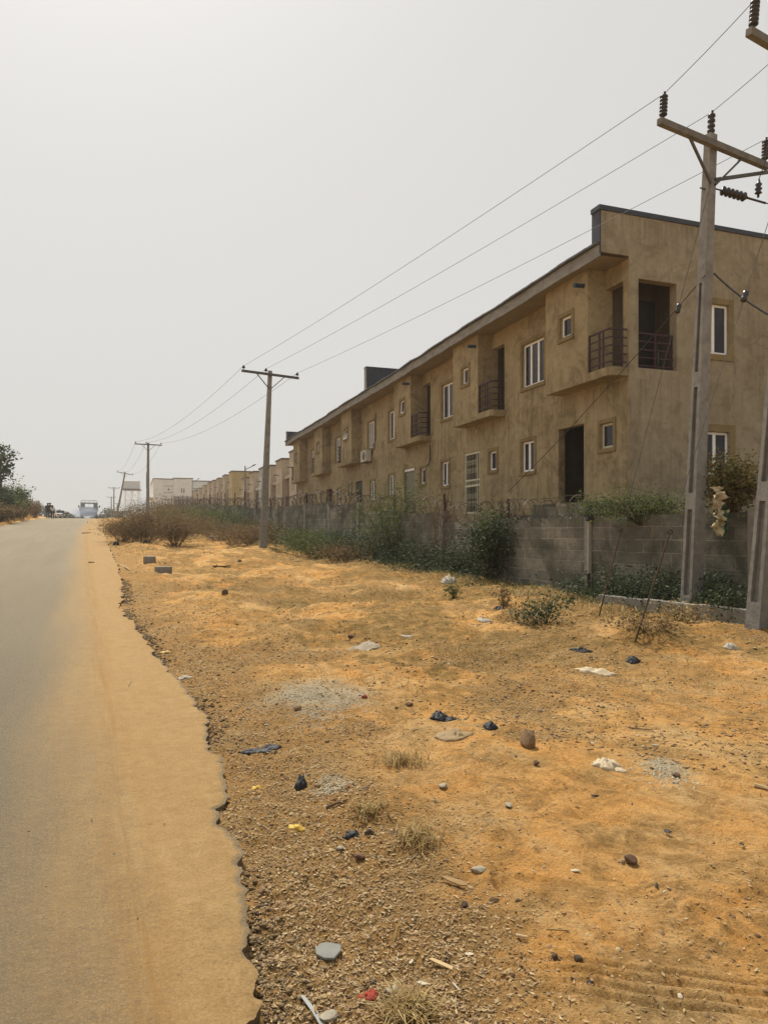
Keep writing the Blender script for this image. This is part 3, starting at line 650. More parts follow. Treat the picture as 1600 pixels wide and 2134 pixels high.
# outdoor unit of the air conditioner, hung on the wall
ac = empty('air_conditioner', b2w(20.6, 0, 5.22), BROT, 'boxy white air conditioner unit hung on the brown terrace wall below a window', 'air conditioner')
MB().box(-.42,.42,.06,.36,0,.58).build('casing', M['ac'], ac, bevel=.012)
fg = MB()
for r_ in (.06,.12,.18,.22): fg.tube([(-.1+r_*math.cos(t),.375,.29+r_*math.sin(t)) for t in np.linspace(0,2*math.pi,25)], .008, 4, False)
fg.build('fan_grille', M['steel'], ac)
br = MB(); br.box(-.36,-.32,.0,.38,-.05,-.005); br.box(.32,.36,.0,.38,-.05,-.005); br.build('bracket', M['steel'], ac)
pp = MB(); pp.tube([b2w(20.15,.03,5.6), b2w(19.95,.03,5.9), b2w(19.6,.035,6.3), b2w(19.55,.035,7.6)], .022, 6); tag(pp.build('refrigerant_pipe', M['steel']), 'thin dark pipe running up the terrace wall from the air conditioner', 'pipe')
lb = empty('hanging_bulb', b2w(8.0, .2, 5.10), BROT, 'bare light bulb hanging on a cord under the bay beside the grilled door', 'light bulb')
MB().tube([(0,0,.28),(0.01,0,.12)], .008, 5).build('cord', M['wire'], lb); MB().lathe([(.015,.12),(.02,.08),(.045,.03),(.04,-.01),(.015,-.03)], 10).build('bulb', M['white'], lb, True)
cb = MB(); cb.tube([b2w(12.6,.02,5.2), b2w(12.55,.03,4.6), b2w(12.75,.03,4.4), b2w(12.95,.03,4.33)], .018, 5); tag(cb.build('loose_cable', M['wire']), 'short black cable dangling on the terrace wall by a small ground-floor window', 'cable')
# ------------------------------------------------------------------ block wall with columns, posts and razor wire
RROT = math.atan2(RC, -RS); WT = 9.8
def wroot(name, label, cat, r, t, group=None):
    x, y = rt(r, t); return empty(name, (x, y, 0), RROT, label, cat, group)
wl_ = wroot('block_wall', 'long grey sandcrete block wall with concrete columns and rusty posts, running beside the dirt verge', 'wall', 0, WT)
cols = [8.15, 12.15, 15.4, 18.77, 22.45, 25.7, 29.2, 32.76, 36.4]
while cols[-1] < 104: cols.append(cols[-1]+3.45)
tops = [1.88, 1.86, 1.85, 2.15, 2.30, 2.69, 2.85, 2.90]
tops += [float(zr((a+b)/2))+1.72+.08*math.sin(a*3) for a, b in zip(cols[8:], cols[9:])]
bw = MB(); xs = cols
for k, (a, b) in enumerate(zip(cols, cols[1:])):
    bw.box(a+.11, b-.11, -.1, .1, float(zr(a))-.5, tops[k])
bw.build('blockwork', M['block'], wl_)
bw = MB(); bw.box(12.1, 14.75, -.5, -.3, 1.0, 2.22); bw.box(14.752, 15.3, -.5, -.3, 1.0, 1.98); bw.build('raised_blockwork', M['block'], wl_)
for k, c in enumerate(cols):
    tp = max(tops[max(k-1,0)], tops[min(k,len(tops)-1)])+.03
    m = MB(); m.box(c-.112, c+.112, -.112, .112, float(zr(c))-.5, tp); m.build('column', M['conc2'], wl_)
    if k < 2: continue
    p = MB(); ph = .85 if k > 9 else .50; p.bar((c,-.02,tp-.05),(c+.03*math.sin(k*5),-.02+.03*math.sin(k*3),tp+ph),.075,.05); p.build('post', M['rust'], wl_)
def coil(r0, r1, rad, pitch, label, th=.009):
    pts = []; n = int((r1-r0)/pitch*14)
    for i in range(n+1):
        r = r0+(r1-r0)*i/n; k = max(0, min(len(tops)-1, int(np.searchsorted(cols, r))-1))
        zt = np.interp(r, [(a+b)/2 for a, b in zip(cols, cols[1:])], tops[:len(cols)-1])
        a = 2*math.pi*(r-r0)/pitch; rr = rad*(1+.18*math.sin(r*2.3)+.12*math.sin(r*5.1))
        pts.append((r+.14*math.sin(a*.5+r), rr*math.cos(a), zt+.22+rr*math.sin(a)+.05*math.sin(r*1.7)))
    o = empty('razor_wire', (*rt(0, WT), 0), RROT, label, 'razor wire')
    MB().tube(pts, th, 3, False).build('coil', M['razor'], o)
    s = MB()
    for h in (.25, .48):
        s.tube([(r, .0, float(np.interp(r, [(a+b)/2 for a, b in zip(cols, cols[1:])], tops[:len(cols)-1]))+h+.02*math.sin(r*4)) for r in np.linspace(r0, r1, int((r1-r0)*1.5)+2)], th*.7, 3, False)
    s.build('strand', M['razor'], o)
coil(12.3, 22.3, .26, .30, 'nearest razor wire coil, thin rusty loops over the low end of the block wall')
coil(22.6, 46, .30, .28, 'middle razor wire coil, dense brown loops on the wall below the terrace windows', .010)
coil(46.2, 84, .30, .38, 'farthest razor wire coil on the wall beside the beige row houses', .012)
w2 = wroot('block_wall', 'short grey block wall at the right edge, behind the nearest leaning pole', 'wall', 0, 9.6)
MB().box(-4, 7.35, -.1, .1, -.6, 1.95).build('blockwork', M['block'], w2); MB().box(7.352, 7.56, -.11, .11, -.6, 2.0).build('column', M['conc2'], w2)
kb = wroot('concrete_kerb', 'low broken concrete kerb edging the weeds in front of the block wall', 'kerb', 0, 8.9)
k_ = MB()
for a in (6.2, 7.35, 8.5, 9.65): k_.box(a, a+1.13, -.06+.02*math.sin(a*4), .06+.02*math.sin(a*4), -.2, .42+.015*math.sin(a*7))
k_.build('kerb_stones', M['conc2'], kb, bevel=.012)

# ------------------------------------------------------------------ poles and wires
def ribbed(z0, L, r, n):
    p = [(.02,z0),(.02,z0+.05)]
    for k in range(n):
        z = z0+.05+(L-.09)*k/n; h = (L-.09)/n; p += [(r*.7,z+h*.1),(r,z+h*.35),(r,z+h*.6),(r*.7,z+h*.9)]
    return p+[(.025,z0+L-.04),(.03,z0+L)]
def pinshape(z0): return [(.012,z0),(.012,z0+.06),(.05,z0+.065),(.085,z0+.09),(.05,z0+.11),(.065,z0+.13),(.05,z0+.15),(.035,z0+.19),(.02,z0+.2)]
POLES = {}
def pole(key, x, y, H, lean, rz, label, post=True, wx=(.27,.16), wy=(.22,.125), mid=0.0, base=None, arm=1.3):
    z0 = gz(x, y) if base is None else base
    Mx = Matrix.Translation((x, y, z0)) @ Matrix.Rotation(lean, 4, 'Y') @ Matrix.Rotation(rz, 4, 'Z')
    o = empty('utility_pole', (x,y,z0), 0, label, 'utility pole', 'concrete poles carrying the power line'); o.rotation_euler = Mx.to_euler()
    W = lambda z: (wx[0]+(wx[1]-wx[0])*z/H, wy[0]+(wy[1]-wy[0])*z/H)
    s = MB()
    segs = [(-.5,.35,0),(.35,1.75,1),(1.75,2.02,0),(2.02,3.75,1),(3.75,4.0,0),(4.0,5.45,1),(5.45,H,0)]
    for a, b, rec in segs:
        (ax, ay), (bx, by) = W(a), W(b)
        if not rec: s.bar((0,0,a),(0,0,b),ax,ay,bx,by,up=(0,1,0))
        else:
            s.bar((0,0,a),(0,0,b),ax*.42,ay-.004,bx*.42,by-.004,up=(0,1,0))
            for q in (-1, 1): s.bar((0,q*(ay/2-.026),a),(0,q*(by/2-.026),b),ax,.052,bx,.052,up=(0,1,0))
    s.build('shaft', M['conc'], o)
    za = H-.18 if not post else H-.22; fy = -W(H)[1]/2-.05
    MB().box(-arm, arm, fy-.045, fy+.045, za-.05, za+.05).build('crossarm', M['arm'] if post else M['steel'], o)
    for q in (-1, 1):
        b = MB(); b.bar((q*.62,fy,za-.05),(q*.05,fy+.03,za-.62),.035); b.build('brace', M['steel'], o)
    tips = []
    for a in ((-arm+.08, mid, arm-.08)):
        zz = za+.05; yy = fy
        if post and a == mid: zz, yy = H-.03, 0
        m = MB(); m.lathe(ribbed(zz,.42,.062,6 if a != mid else 4) if post else pinshape(zz), 10, Matrix.Translation((a,yy,0)))
        m.build('insulator', M['insul'], o, True); tips.append(Mx @ Vector((a, yy, zz+(.40 if post else .17))))
    POLES[key] = (tips, Mx, o); return o
g0 = math.radians(27.3)
pA = pole('A', 5.19, 10.0, 7.95, .080, g0, 'nearest utility pole, tall grey concrete, leaning out of view by the right edge')
p1 = pole('1', 5.02, 11.8, 7.9, .042, g0, 'tall pale concrete utility pole standing in front of the terrace gable')
p2 = pole('2', -5.38, 32.0, 7.9, .041, math.radians(25), 'brown-grey utility pole standing between the dirt track and the far wall', False, (.30,.16), (.26,.14), -.22)
p3 = pole('3', -23.6, 72.0, 7.9, .006, math.radians(24), 'utility pole rising out of dry scrub before the white house', False, (.34,.2), (.3,.18), -.2)
p4 = pole('4', -44.6, 120.0, 7.95, .19, math.radians(22), 'utility pole tilted steeply beside the water tower', False, (.36,.22), (.3,.2), -.25)
p5 = pole('5', -63.7, 170.0, 7.9, 0, math.radians(20), 'upright utility pole left of the tilted one, beyond the road crest', False, (.36,.22), (.3,.2), 0)
p6 = pole('6', -80.2, 212.0, 7.6, 0, math.radians(20), 'small faint utility pole far beyond the road crest, left of the upright one', False, (.4,.25), (.35,.25), 0)
p7 = pole('7', -100.0, 270.0, 7.6, .01, math.radians(20), 'smallest and faintest utility pole, right of the upright one in the haze', False, (.45,.3), (.4,.3), 0)
# equipment on the nearest two poles
def strain(a, b, par, Mx, r=.075):
    a, b = Vector(a), Vector(b); d = (b-a); L = d.length
    T = Matrix.Translation(a) @ d.to_track_quat('Z','Y').to_matrix().to_4x4()
    p = [(.012,0),(.012,.12)]
    for k in range(6): z = .12+.075*k; p += [(r*.6,z),(r,z+.025),(r,z+.045),(r*.6,z+.065)]
    p += [(.018,.60),(.018,L)]
    MB().lathe(p, 10, T).build('strain_insulator', M['insul'], par, True)
strain((.08,-.05,7.02),(.95,-.35,6.88), p1, None)
m = MB(); m.lathe([(.02,0),(.02,.06),(.06,.07),(.03,.10),(.06,.14),(.03,.17),(.055,.21),(.03,.24),(.015,.30)], 10, Matrix.Translation((.80,-.32,6.95))); m.build('surge_arrester', M['insul'], p1, True)
bx = MB(); bx.bar((.05,-.06,7.15),(1.95,-.02,7.85),.06,.05); bx.build('strut', M['steel'], p1)
st = MB(); st.tube([(-.2,0,6.98),(.16,0,7.0)], .012, 5); st.build('step_bolt', M['steel'], p1)
def wire(pts, label, r=.009, name='power_line', cat='power line', group=None, n=4, mat=None):
    return tag(MB().tube(pts, r, n, False).build(name, mat or M['wire']), label, cat, group)
def span(a, b, sag, n=24): return [a.lerp(b, k/n)-Vector((0,0,4*sag*(k/n)*(1-k/n))) for k in range(n+1)]
LW = ('leftmost', 'middle', 'rightmost')
for k in range(3):
    A_, B_, C_, D_, E_, G_ = [POLES[q][0][k] for q in 'A12345'][:6]
    back = A_+(A_-B_).normalized()*9+Vector((0,0,-.2))
    wire([back]+span(A_, B_, .02, 4)+span(B_, C_, .12)[1:], f'{LW[k]} of the three dark power wires crossing the sky above the terrace', .0062, group='near power wires')
    wire(span(C_, D_, .75), f'{LW[k]} thin sagging power wire between the second pole and the scrub pole', .0085, group='sagging power wires')
    wire(span(D_, E_, .9), f'{LW[k]} faint power wire running on to the steeply tilted pole', .010, group='far power wires')
MA, M1_ = POLES['A'][1], POLES['1'][1]
wire([M1_ @ Vector((.80,-.32,7.25)), M1_ @ Vector((.95,-.3,7.55)), M1_ @ Vector((1.05,-.28,7.9)), M1_ @ Vector((1.25,-.2,8.3)), M1_ @ Vector((1.9,-1.0,8.55))], 'thin jumper wire rising from the surge arrester at the pole head', .009, 'jumper_wire', 'wire')
wire([M1_ @ Vector((.95,-.35,6.88)), M1_ @ Vector((1.3,-.55,6.8)), M1_ @ Vector((1.8,-.95,6.66))], 'short dark lead running off from the strain insulator', .010, 'lead_wire', 'wire')
j0 = POLES['A'][0][1]; wire([j0, j0+Vector((-.35,-.1,-.25)), j0+Vector((-.5,0,-.75)), j0+Vector((-.25,.1,-1.25)), j0+Vector((0.2,.2,-1.5))], 'curved jumper wire looping down near the top right corner', .010, 'jumper_wire', 'wire')
# service cable from the pole to the wall post, and on to the right
q0 = M1_ @ Vector((-.1,-.09,5.55)); q1 = Vector((*rt(15.4, WT), 2.55))
wire(span(q0, q1, .10), 'black service cable slanting from the concrete pole down to a wall post', .010, 'service_cable', 'cable')
q2 = M1_ @ Vector((.1,-.09,5.62)); wire(span(q2, at(1680, 690, 10.6), .12), 'thick black cable sagging from the concrete pole to the right edge', .014, 'service_cable', 'cable')
# stay wires with insulator and ground rod
def stay(base, head, key, label):
    o = empty('stay_wire', base, 0, label, 'stay wire'); b = Vector((0,0,0)); h = head-base; d = h.normalized(); L = h.length
    rod = d*1.45
    MB().tube([b-d*.2, b, rod], .012, 6).build('ground_rod', M['bark'], o)
    MB().tube([rod+Vector((.03*math.cos(t), 0, .03*math.sin(t))) for t in np.linspace(0,6.28,9)], .009, 4, False).build('eye', M['rust'], o)
    f = .69 if key == 1 else .62
    MB().tube([rod, h*f], .005, 4, False).build('lower_strand', M['steel'], o); MB().tube([h*(f)+d*.16, h], .005, 4, False).build('upper_strand', M['steel'], o)
    T = Matrix.Translation(h*f) @ d.to_track_quat('Z','Y').to_matrix().to_4x4()
    MB().lathe([(.02,0),(.042,.015),(.045,.06),(.036,.08),(.045,.10),(.042,.15),(.02,.165)], 8, T).build('stay_insulator', M['insul'], o, True)
stay(gp(1247,1285), M1_ @ Vector((-.05,-.1,7.15)), 1, 'thin stay wire and rusty rod anchored at the wall, farther from the nearest pole')
stay(gp(1325,1330), MA @ Vector((-.05,-.1,7.15)), 2, 'thin stay wire and leaning rod anchored out in the dirt before the kerb')
# upright pipe with black cap against the wall
x_, y_ = rt(12.05, WT-.17); vp = empty('vent_pipe', (x_, y_, gz(x_,y_)), 0, 'slim white upright pipe with a dark box on top, fixed against the block wall', 'pipe')
MB().tube([(0,0,-.1),(0,0,.42)], .034, 10).build('sleeve', M['rust'], vp); MB().tube([(0,0,.4),(0,0,1.52)], .026, 10).build('pipe', M['white'], vp)
MB().box(-.055,.075,-.06,.06,1.50,1.83).build('cap_box', M['blackbag'], vp, bevel=.008)

# ------------------------------------------------------------------ row houses, white house, tower, lamps
hm = [stucco('beige_render', C4(.47,.40,.305), C4(.42,.35,.26), C4(.32,.26,.19), .3), stucco('pale_render', C4(.50,.50,.46), C4(.45,.45,.41), C4(.34,.33,.3), .3), stucco('cream_render', C4(.50,.40,.22), C4(.45,.36,.195), C4(.36,.28,.15), .3)]
M['cap'] = noisy('roof_capping', C4(.15,.12,.09), C4(.10,.08,.065), 4, .8, .1)
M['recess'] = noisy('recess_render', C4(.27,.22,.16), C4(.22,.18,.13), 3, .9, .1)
HS = [(37.95,7.75,0,2.1),(43.4,7.55,0,2.1),(48.4,7.45,0,2.0),(51.9,7.6,1,2.2),(57.6,7.65,0,2.3),(63.2,7.45,0,2.4),(74,9.0,2,2.9),(80.7,9.05,0,3.0),(87.8,9.15,0,3.1),(94.3,9.3,0,3.1),(100.6,9.35,0,3.2),(108.4,9.4,0,3.3),(117,9.45,0,3.3),(125,9.5,0,3.4),(131,9.7,0,3.5)]
hl = ['beige row house touching the far end of the brown terrace', 'beige row house with slim windows, second past the brown terrace', 'beige row house partly behind the brown-grey pole, dark tall recess', 'pale bluish row house just left of the brown-grey utility pole',
      'beige row house next to the pale bluish one', 'low beige row house directly behind the nearer street lamp', 'tallest cream-yellow row house with a broad blank side wall', 'beige row house just beyond the cream-yellow one',
      'beige row house second beyond the cream-yellow one', 'beige row house third beyond the cream-yellow one', 'beige row house fourth beyond the cream-yellow one', 'beige row house fifth beyond the cream-yellow one', 'small beige row house third from the white house',
      'small beige row house second from the white house', 'smallest beige row house, beside the white house']
for (s0, zt, ci, zb), lab in zip(HS, hl):
    big = ci == 2; wd = 2.6; nxt = 5.8
    o = empty('row_house', b2w(s0, 0, 0), BROT, lab, 'house', 'row houses beyond the terrace')
    P = lambda u, v, q: (u, q, v)
    m = MB(); z0 = zb-1.2; dep = -9 if big else -7
    wins = [(.75,1.15,zb+2.6,zt-1.9),(1.5,1.9,zb+2.6,zt-1.9),(.9,1.8,zb+.6,zb+1.9)]
    wall_holes(m, P, 0, wd, z0, zt, wins, .2)
    m.quad((0,0,z0),(0,dep,z0),(0,dep,zt),(0,0,zt)); m.quad((wd,0,z0),(wd,dep,z0),(wd,dep,zt),(wd,0,zt)); m.quad((0,dep,z0),(wd,dep,z0),(wd,dep,zt),(0,dep,zt))
    m.quad((0,0,zt-.02),(wd,0,zt-.02),(wd,dep,zt-.02),(0,dep,zt-.02)); m.build('wall', hm[ci], o)
    c = MB(); c.box(-.06,wd+.06,dep-.06,.06,zt+.003,zt+.12); c.build('roof_cap', M['cap'], o)
    for a, b, c_, d in wins:
        f = MB()
        for (u0,u1,v0,v1) in ((a,a+.07,c_,d),(b-.07,b,c_,d),(a+.07,b-.07,c_,c_+.07),(a+.07,b-.07,d-.07,d)): f.box(u0,u1,-.12,-.06,v0,v1)
        fo = f.build('window', M['pvc'], o); MB().box(a+.07,b-.07,-.11,-.09,c_+.07,d-.07).build('pane', M['glass'], fo)
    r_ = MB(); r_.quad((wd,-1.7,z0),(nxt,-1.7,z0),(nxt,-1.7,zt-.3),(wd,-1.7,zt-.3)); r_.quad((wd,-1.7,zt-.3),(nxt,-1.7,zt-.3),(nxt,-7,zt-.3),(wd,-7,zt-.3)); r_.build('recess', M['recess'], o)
    cn = MB(); cn.box(wd+.003,nxt-.003,-1.69,-.15,zt-1.85,zt-1.6); cn.build('canopy', hm[ci], o)
    pc = MB(); pc.box(nxt-.5,nxt-.25,-.6,-.35,z0,zt-1.852); pc.build('pillar', hm[ci], o)
    sp = MB(); sp.tube([(1.3,-.05,zt-1.2),(1.3,.45,zt-1.22)], .04, 6); sp.build('spout', M['cap'], o)
def P2(o_, rz): return None
wh = empty('white_house', (-48.0,150.0,0), math.radians(19.46), 'plain white two-storey house with stepped flat roofline behind the end of the wall', 'house')
mw = stucco('white_render', C4(.78,.78,.76), C4(.72,.72,.70), C4(.46,.45,.42), .2)
for nm, x0, x1, y0, zt in (('wall',4.05,8.0,0,12.95),('wall',2.0,4.04,.3,12.75),('wall',0,1.99,.1,12.75)):
    m = MB(); m.box(x0,x1,y0,20,2.5,zt); m.build(nm, mw, wh); c = MB(); c.box(x0-.08,x1+.08,y0-.1,20.1,zt+.003,zt+.16); c.build('roof_cap', M['cap'], wh)
m = MB(); m.box(4.045,8.005,-.025,0,2.5,9.2); m.build('grey_plinth', noisy('grey_paint', C4(.36,.36,.36), C4(.31,.31,.31), 3), wh)
for x0, x1, z0, z1, y in ((5.55,5.8,9.9,10.95,0),(6.05,6.3,9.9,10.95,0),(2.85,3.2,10.4,10.85,.3),(5.8,6.3,7.0,8.0,-.025)):
    f = MB(); f.box(x0,x1,y-.06,y-.003,z0,z1); fo = f.build('window', M['pvc'], wh); MB().box(x0+.04,x1-.04,y-.075,y-.061,z0+.04,z1-.04).build('pane', M['glass'], fo)
bd = MB()
for z in (11.3, 9.9, 8.5): bd.box(2.05,4.0,.26,.299,z,z+.08)
bd.build('band', M['cap'], wh)
m = MB(); m.box(-1.2,-.003,3,17,8.9,9.1); m.box(-1.1,-1.0,3,3.1,2.5,8.9); m.build('porch', mw, wh)
m = MB(); m.tube([(-1.1,14,11.6),(-1.1,14,15.2)],.05,6); m.build('antenna_mast', M['steel'], wh)
w3 = empty('white_house', (-44.2,166.0,0), math.radians(19.46), 'pale grey-white house behind the beige row, only its upper wall showing', 'house')
m = MB(); m.box(0,9,0,12,2.5,13.4); m.build('wall', mw, w3); m = MB(); m.box(-.1,9.1,-.1,12.1,13.403,13.6); m.build('roof_cap', M['cap'], w3); m = MB(); m.box(-.05,9.05,-.06,-.002,11.6,11.75); m.build('band', M['cap'], w3)
wt = empty('water_tower', (-66.5,190,gz(-66.5,190)), math.radians(14), 'big pale metal water tank on a tall braced white steel tower', 'water tower')
b0 = gz(-66.5,190); zt0, zt1 = 13.0-b0, 15.0-b0
tk = MB(); tk.box(-1.95,1.95,-1.95,1.95,zt0,zt1); tk.build('tank', noisy('galvanised_tank', C4(.56,.59,.62), C4(.46,.49,.52), 2, .6, .1), wt, bevel=.03)
ld = MB(); ld.add([(-2,-2,zt1+.002),(2,-2,zt1+.002),(2,2,zt1+.002),(-2,2,zt1+.002),(0,0,zt1+.4)], [(0,1,4),(1,2,4),(2,3,4),(3,0,4)]); ld.build('lid', noisy('tank_lid', C4(.38,.38,.38), C4(.3,.3,.3), 2), wt)
pf = MB(); pf.box(-2.2,2.3,-2.2,2.2,zt0-.25,zt0-.003); pf.build('platform', M['steel'], wt)
ms = noisy('white_steel', C4(.82,.82,.80), C4(.7,.7,.67), 3, .6, .05)
for x in (-1.7,0,1.7):
    for y in (-1.7,1.7): MB().bar((x,y,-.3),(x,y,zt0-.252),.14).build('leg', ms, wt)
bc = MB(); lv = np.linspace(.6, zt0-.35, 4)
for y in (-1.7,1.7):
    for z in lv: bc.bar((-1.7,y,z),(1.7,y,z),.08)
    for a, b in zip(lv, lv[1:]):
        for x in (-1.7,0): bc.bar((x,y,a),(x+1.7,y,b),.06); bc.bar((x+1.7,y,a),(x,y,b),.06)
bc.build('bracing', ms, wt)
la = MB()
for x in (2.15,2.5): la.bar((x,-1.9,-.2),(x,-1.9,zt1+.3),.05)
for z in np.arange(.2, zt1, .45): la.bar((2.15,-1.9,z),(2.5,-1.9,z),.04)
la.build('ladder', ms, wt)
def lamp(x, y, zt, ax, rise, label):
    z0 = gz(x,y); o = empty('street_lamp', (x,y,z0), 0, label, 'street lamp', 'lamps inside the housing estate'); h = zt-z0
    MB().tube([(0,0,-.3),(0,0,h)], [.09,.06], 8).build('pole', M['conc2'], o)
    MB().bar((0,0,h-.35),(ax,0,h-.35+rise),.07,.05).build('arm', M['steel'], o); MB().bar((ax*.72,0,h-.30+rise*.72),(ax*1.05,0,h-.32+rise*1.03),.22,.06).build('lamp_head', M['steel'], o)
lamp(-13.1,68,7.85,.95,.45,'nearer street lamp with slanted arm, rising in front of the low beige row house')
lamp(-31.9,120,10.3,1.15,.6,'farther street lamp at the corner of the white house')
# ------------------------------------------------------------------ truck, motorcycle, car, people
RZ = math.radians(22.78)
def wheel(name, par, x, y, r, wd, zc=None):
    zc = r if zc is None else zc
    T = Matrix.Translation((x,y,zc)) @ Matrix.Rotation(math.pi/2, 4, 'Y')
    w_ = MB().lathe([(r*.62,-wd/2),(r*.95,-wd/2),(r,-wd*.35),(r,wd*.35),(r*.95,wd/2),(r*.62,wd/2)], 20, T).build(name, noisy('tyre_rubber', C4(.02,.02,.02), C4(.035,.033,.03), 9, .85, .2), par, True)
    MB().lathe([(.05,-wd*.52),(r*.6,-wd*.5),(r*.6,wd*.5),(.05,wd*.52)], 14, T).build('rim', M['steel'], w_, True)
tx, ty = -40.0, 97.6; tz = float(zr(inv(tx,ty)[0]))
tr = empty('pickup_truck', (tx,ty,tz), RZ-.03, 'old pale grey flatbed truck with a hoop frame, driving away over the road crest', 'truck')
mt = noisy('faded_truck_paint', C4(.27,.29,.30), C4(.21,.225,.235), 2, .55, .05); md = noisy('truck_chassis', C4(.03,.032,.036), C4(.05,.05,.05), 4, .7, .1)
m = MB(); m.box(-1.15,1.15,.05,3.4,.98,1.06); m.build('bed_floor', mt, tr)
m = MB(); m.box(-1.18,1.18,0,.05,.92,1.48); m.build('tailgate', mt, tr); 
pl = MB(); pl.box(-.26,.26,-.02,-.002,1.12,1.26); pl.build('number_plate', M['white'], tr)
for q in (-1,1):
    m = MB(); m.box(q*1.16-.025,q*1.16+.025,.055,3.4,1.062,1.48); m.build('side_board', mt, tr)
    MB().box(q*.95-.1,q*.95+.1,-.03,-.002,.78,.90).build('tail_light', noisy('red_lens', C4(.22,.015,.012), C4(.14,.012,.01), 6, .3, 0), tr)
    for yy in (.95, 4.1): wheel('wheel', tr, q*.92, yy, .40, .26)
    m = MB(); m.bar((q*1.08,4.3,1.75),(q*1.38,4.25,1.75),.04); m.box(q*1.36-.07,q*1.36+.07,4.21,4.26,1.6,1.92); m.build('mirror', M['blackbag'], tr)
m = MB(); m.box(-.42,-.30,.1,5.2,.62,.9); m.box(.30,.42,.1,5.2,.62,.9); m.box(-1.0,1.0,.06,.14,.50,.92); m.box(-.9,.9,.9,1.0,.36,.46); m.build('chassis', md, tr)
cabm = MB(); P = lambda u, v, o: (u, 3.5-o, v)
wall_holes(cabm, P, -1.05, 1.05, .75, 2.28, [(-.55,.55,1.62,2.1)], .05)
cabm.quad((-1.05,3.5,.75),(-1.05,5.3,.75),(-1.05,5.0,2.28),(-1.05,3.5,2.28)); cabm.quad((1.05,3.5,.75),(1.05,5.3,.75),(1.05,5.0,2.28),(1.05,3.5,2.28))
cabm.quad((-1.05,3.5,2.28),(1.05,3.5,2.28),(1.05,5.0,2.28),(-1.05,5.0,2.28)); cabm.quad((-1.05,5.3,.75),(1.05,5.3,.75),(1.05,5.25,1.5),(-1.05,5.25,1.5))
cabm.bar((-1.02,5.25,1.5),(-1.02,5.0,2.28),.08); cabm.bar((1.02,5.25,1.5),(1.02,5.0,2.28),.08); cabm.build('cab', mt, tr)
hp = MB(); hp.tube([(-1.08,3.3,1.06),(-1.08,3.3,2.3),(-1.04,3.3,2.46),(-.92,3.3,2.56),(.92,3.3,2.56),(1.04,3.3,2.46),(1.08,3.3,2.3),(1.08,3.3,1.06)], .035, 8)
for x in (-.6,0,.6): hp.tube([(x,3.3,1.06),(x,3.3,2.56)], .022, 6)
hp.build('hoop_frame', mt, tr)
sm_t = NT('exhaust_smoke'); sm_t.n.remove(sm_t.b); vs_ = sm_t.new('ShaderNodeVolumePrincipled'); vs_.inputs['Color'].default_value = (.72,.78,.90,1)
nzs = sm_t.noise(sm_t.coord('Object'), 1.4, 4); g_ = sm_t.new('ShaderNodeTexGradient', gradient_type='SPHERICAL'); sm_t.l(sm_t.coord('Object'), g_.inputs[0])
sm_t.l(sm_t.math('MULTIPLY', sm_t.math('MULTIPLY', g_.outputs['Fac'], sm_t.ramp(nzs, (.3,0), (.7,1))), 1.6), vs_.inputs['Density']); sm_t.l(vs_.outputs[0], sm_t.out.inputs['Volume'])
bm = bmesh.new(); bmesh.ops.create_icosphere(bm, subdivisions=3, radius=1); me = bpy.data.meshes.new('smoke'); bm.to_mesh(me); bm.free()
smk = link('smoke', me, sm_t.m); smk.location = (tx+.25,ty-1.6,tz+.75); smk.scale = (2.1,2.2,.95); tag(smk, 'bluish exhaust smoke trailing behind the truck', 'smoke', kind='stuff')

mx_, my_ = (140-800)/F*108, 108.0; mz = float(zr(inv(mx_,my_)[0]))
mc = empty('motorcycle', (mx_,my_,mz), .1, 'small motorcycle seen side-on in the haze just past the crest', 'motorcycle')
for x in (-.65,.65):
    w_ = MB().tube([(x+.29*math.cos(t),0,.30+.29*math.sin(t)) for t in np.linspace(0,2*math.pi,21)], .045, 6, False).build('wheel', M['blackbag'], mc)
    sp = MB()
    for t in np.linspace(0, math.pi, 6)[:-1]: sp.bar((x-.27*math.cos(t),0,.30-.27*math.sin(t)),(x+.27*math.cos(t),0,.30+.27*math.sin(t)),.012)
    sp.build('spokes', M['steel'], w_)
m = MB(); m.tube([(-.65,0,.3),(-.1,0,.42),(.25,0,.75),(.45,0,.85),(.65,0,.3)],.03,6); m.tube([(-.65,0,.3),(-.45,0,.7),(.25,0,.75)],.025,6); m.build('frame', M['steel'], mc)
MB().tube([(-.62,0,.76),(-.3,0,.78),(.0,0,.76)],[.07,.09,.07],8).build('seat', M['blackbag'], mc, True)
MB().tube([(0,0,.78),(.15,0,.84),(.36,0,.82)],[.06,.13,.07],8).build('fuel_tank', noisy('red_tank', C4(.2,.03,.02), C4(.15,.025,.02), 4, .4, 0), mc, True)
MB().tube([(.36,-.32,1.0),(.44,0,.98),(.36,.32,1.0)],.018,5).build('handlebar', M['steel'], mc); MB().box(-.2,.15,-.11,.11,.3,.55).build('engine', M['steel'], mc, bevel=.03)
cx_, cy_ = (121-800)/F*122, 122.0; cz = float(zr(inv(cx_,cy_)[0]))
cr = empty('parked_car', (cx_,cy_,cz), RZ+.35, 'pale hazy car standing beyond the crest, beside the three walkers', 'car')
prof = [(-2.1,.35),(-2.1,.85),(-1.5,.95),(-1.1,1.42),(.35,1.45),(1.0,.98),(1.95,.85),(2.1,.6),(2.1,.35)]
m = MB(); n = len(prof); m.add([(-.8,y,z) for y,z in prof]+[(.8,y,z) for y,z in prof], [tuple(range(n)), tuple(range(2*n-1,n-1,-1))]+[(k,k+n,(k+1)%n+n,(k+1)%n) for k in range(n)]); m.build('body', noisy('silver_paint', C4(.5,.5,.48), C4(.42,.42,.4), 2, .4, 0), cr, bevel=.05)
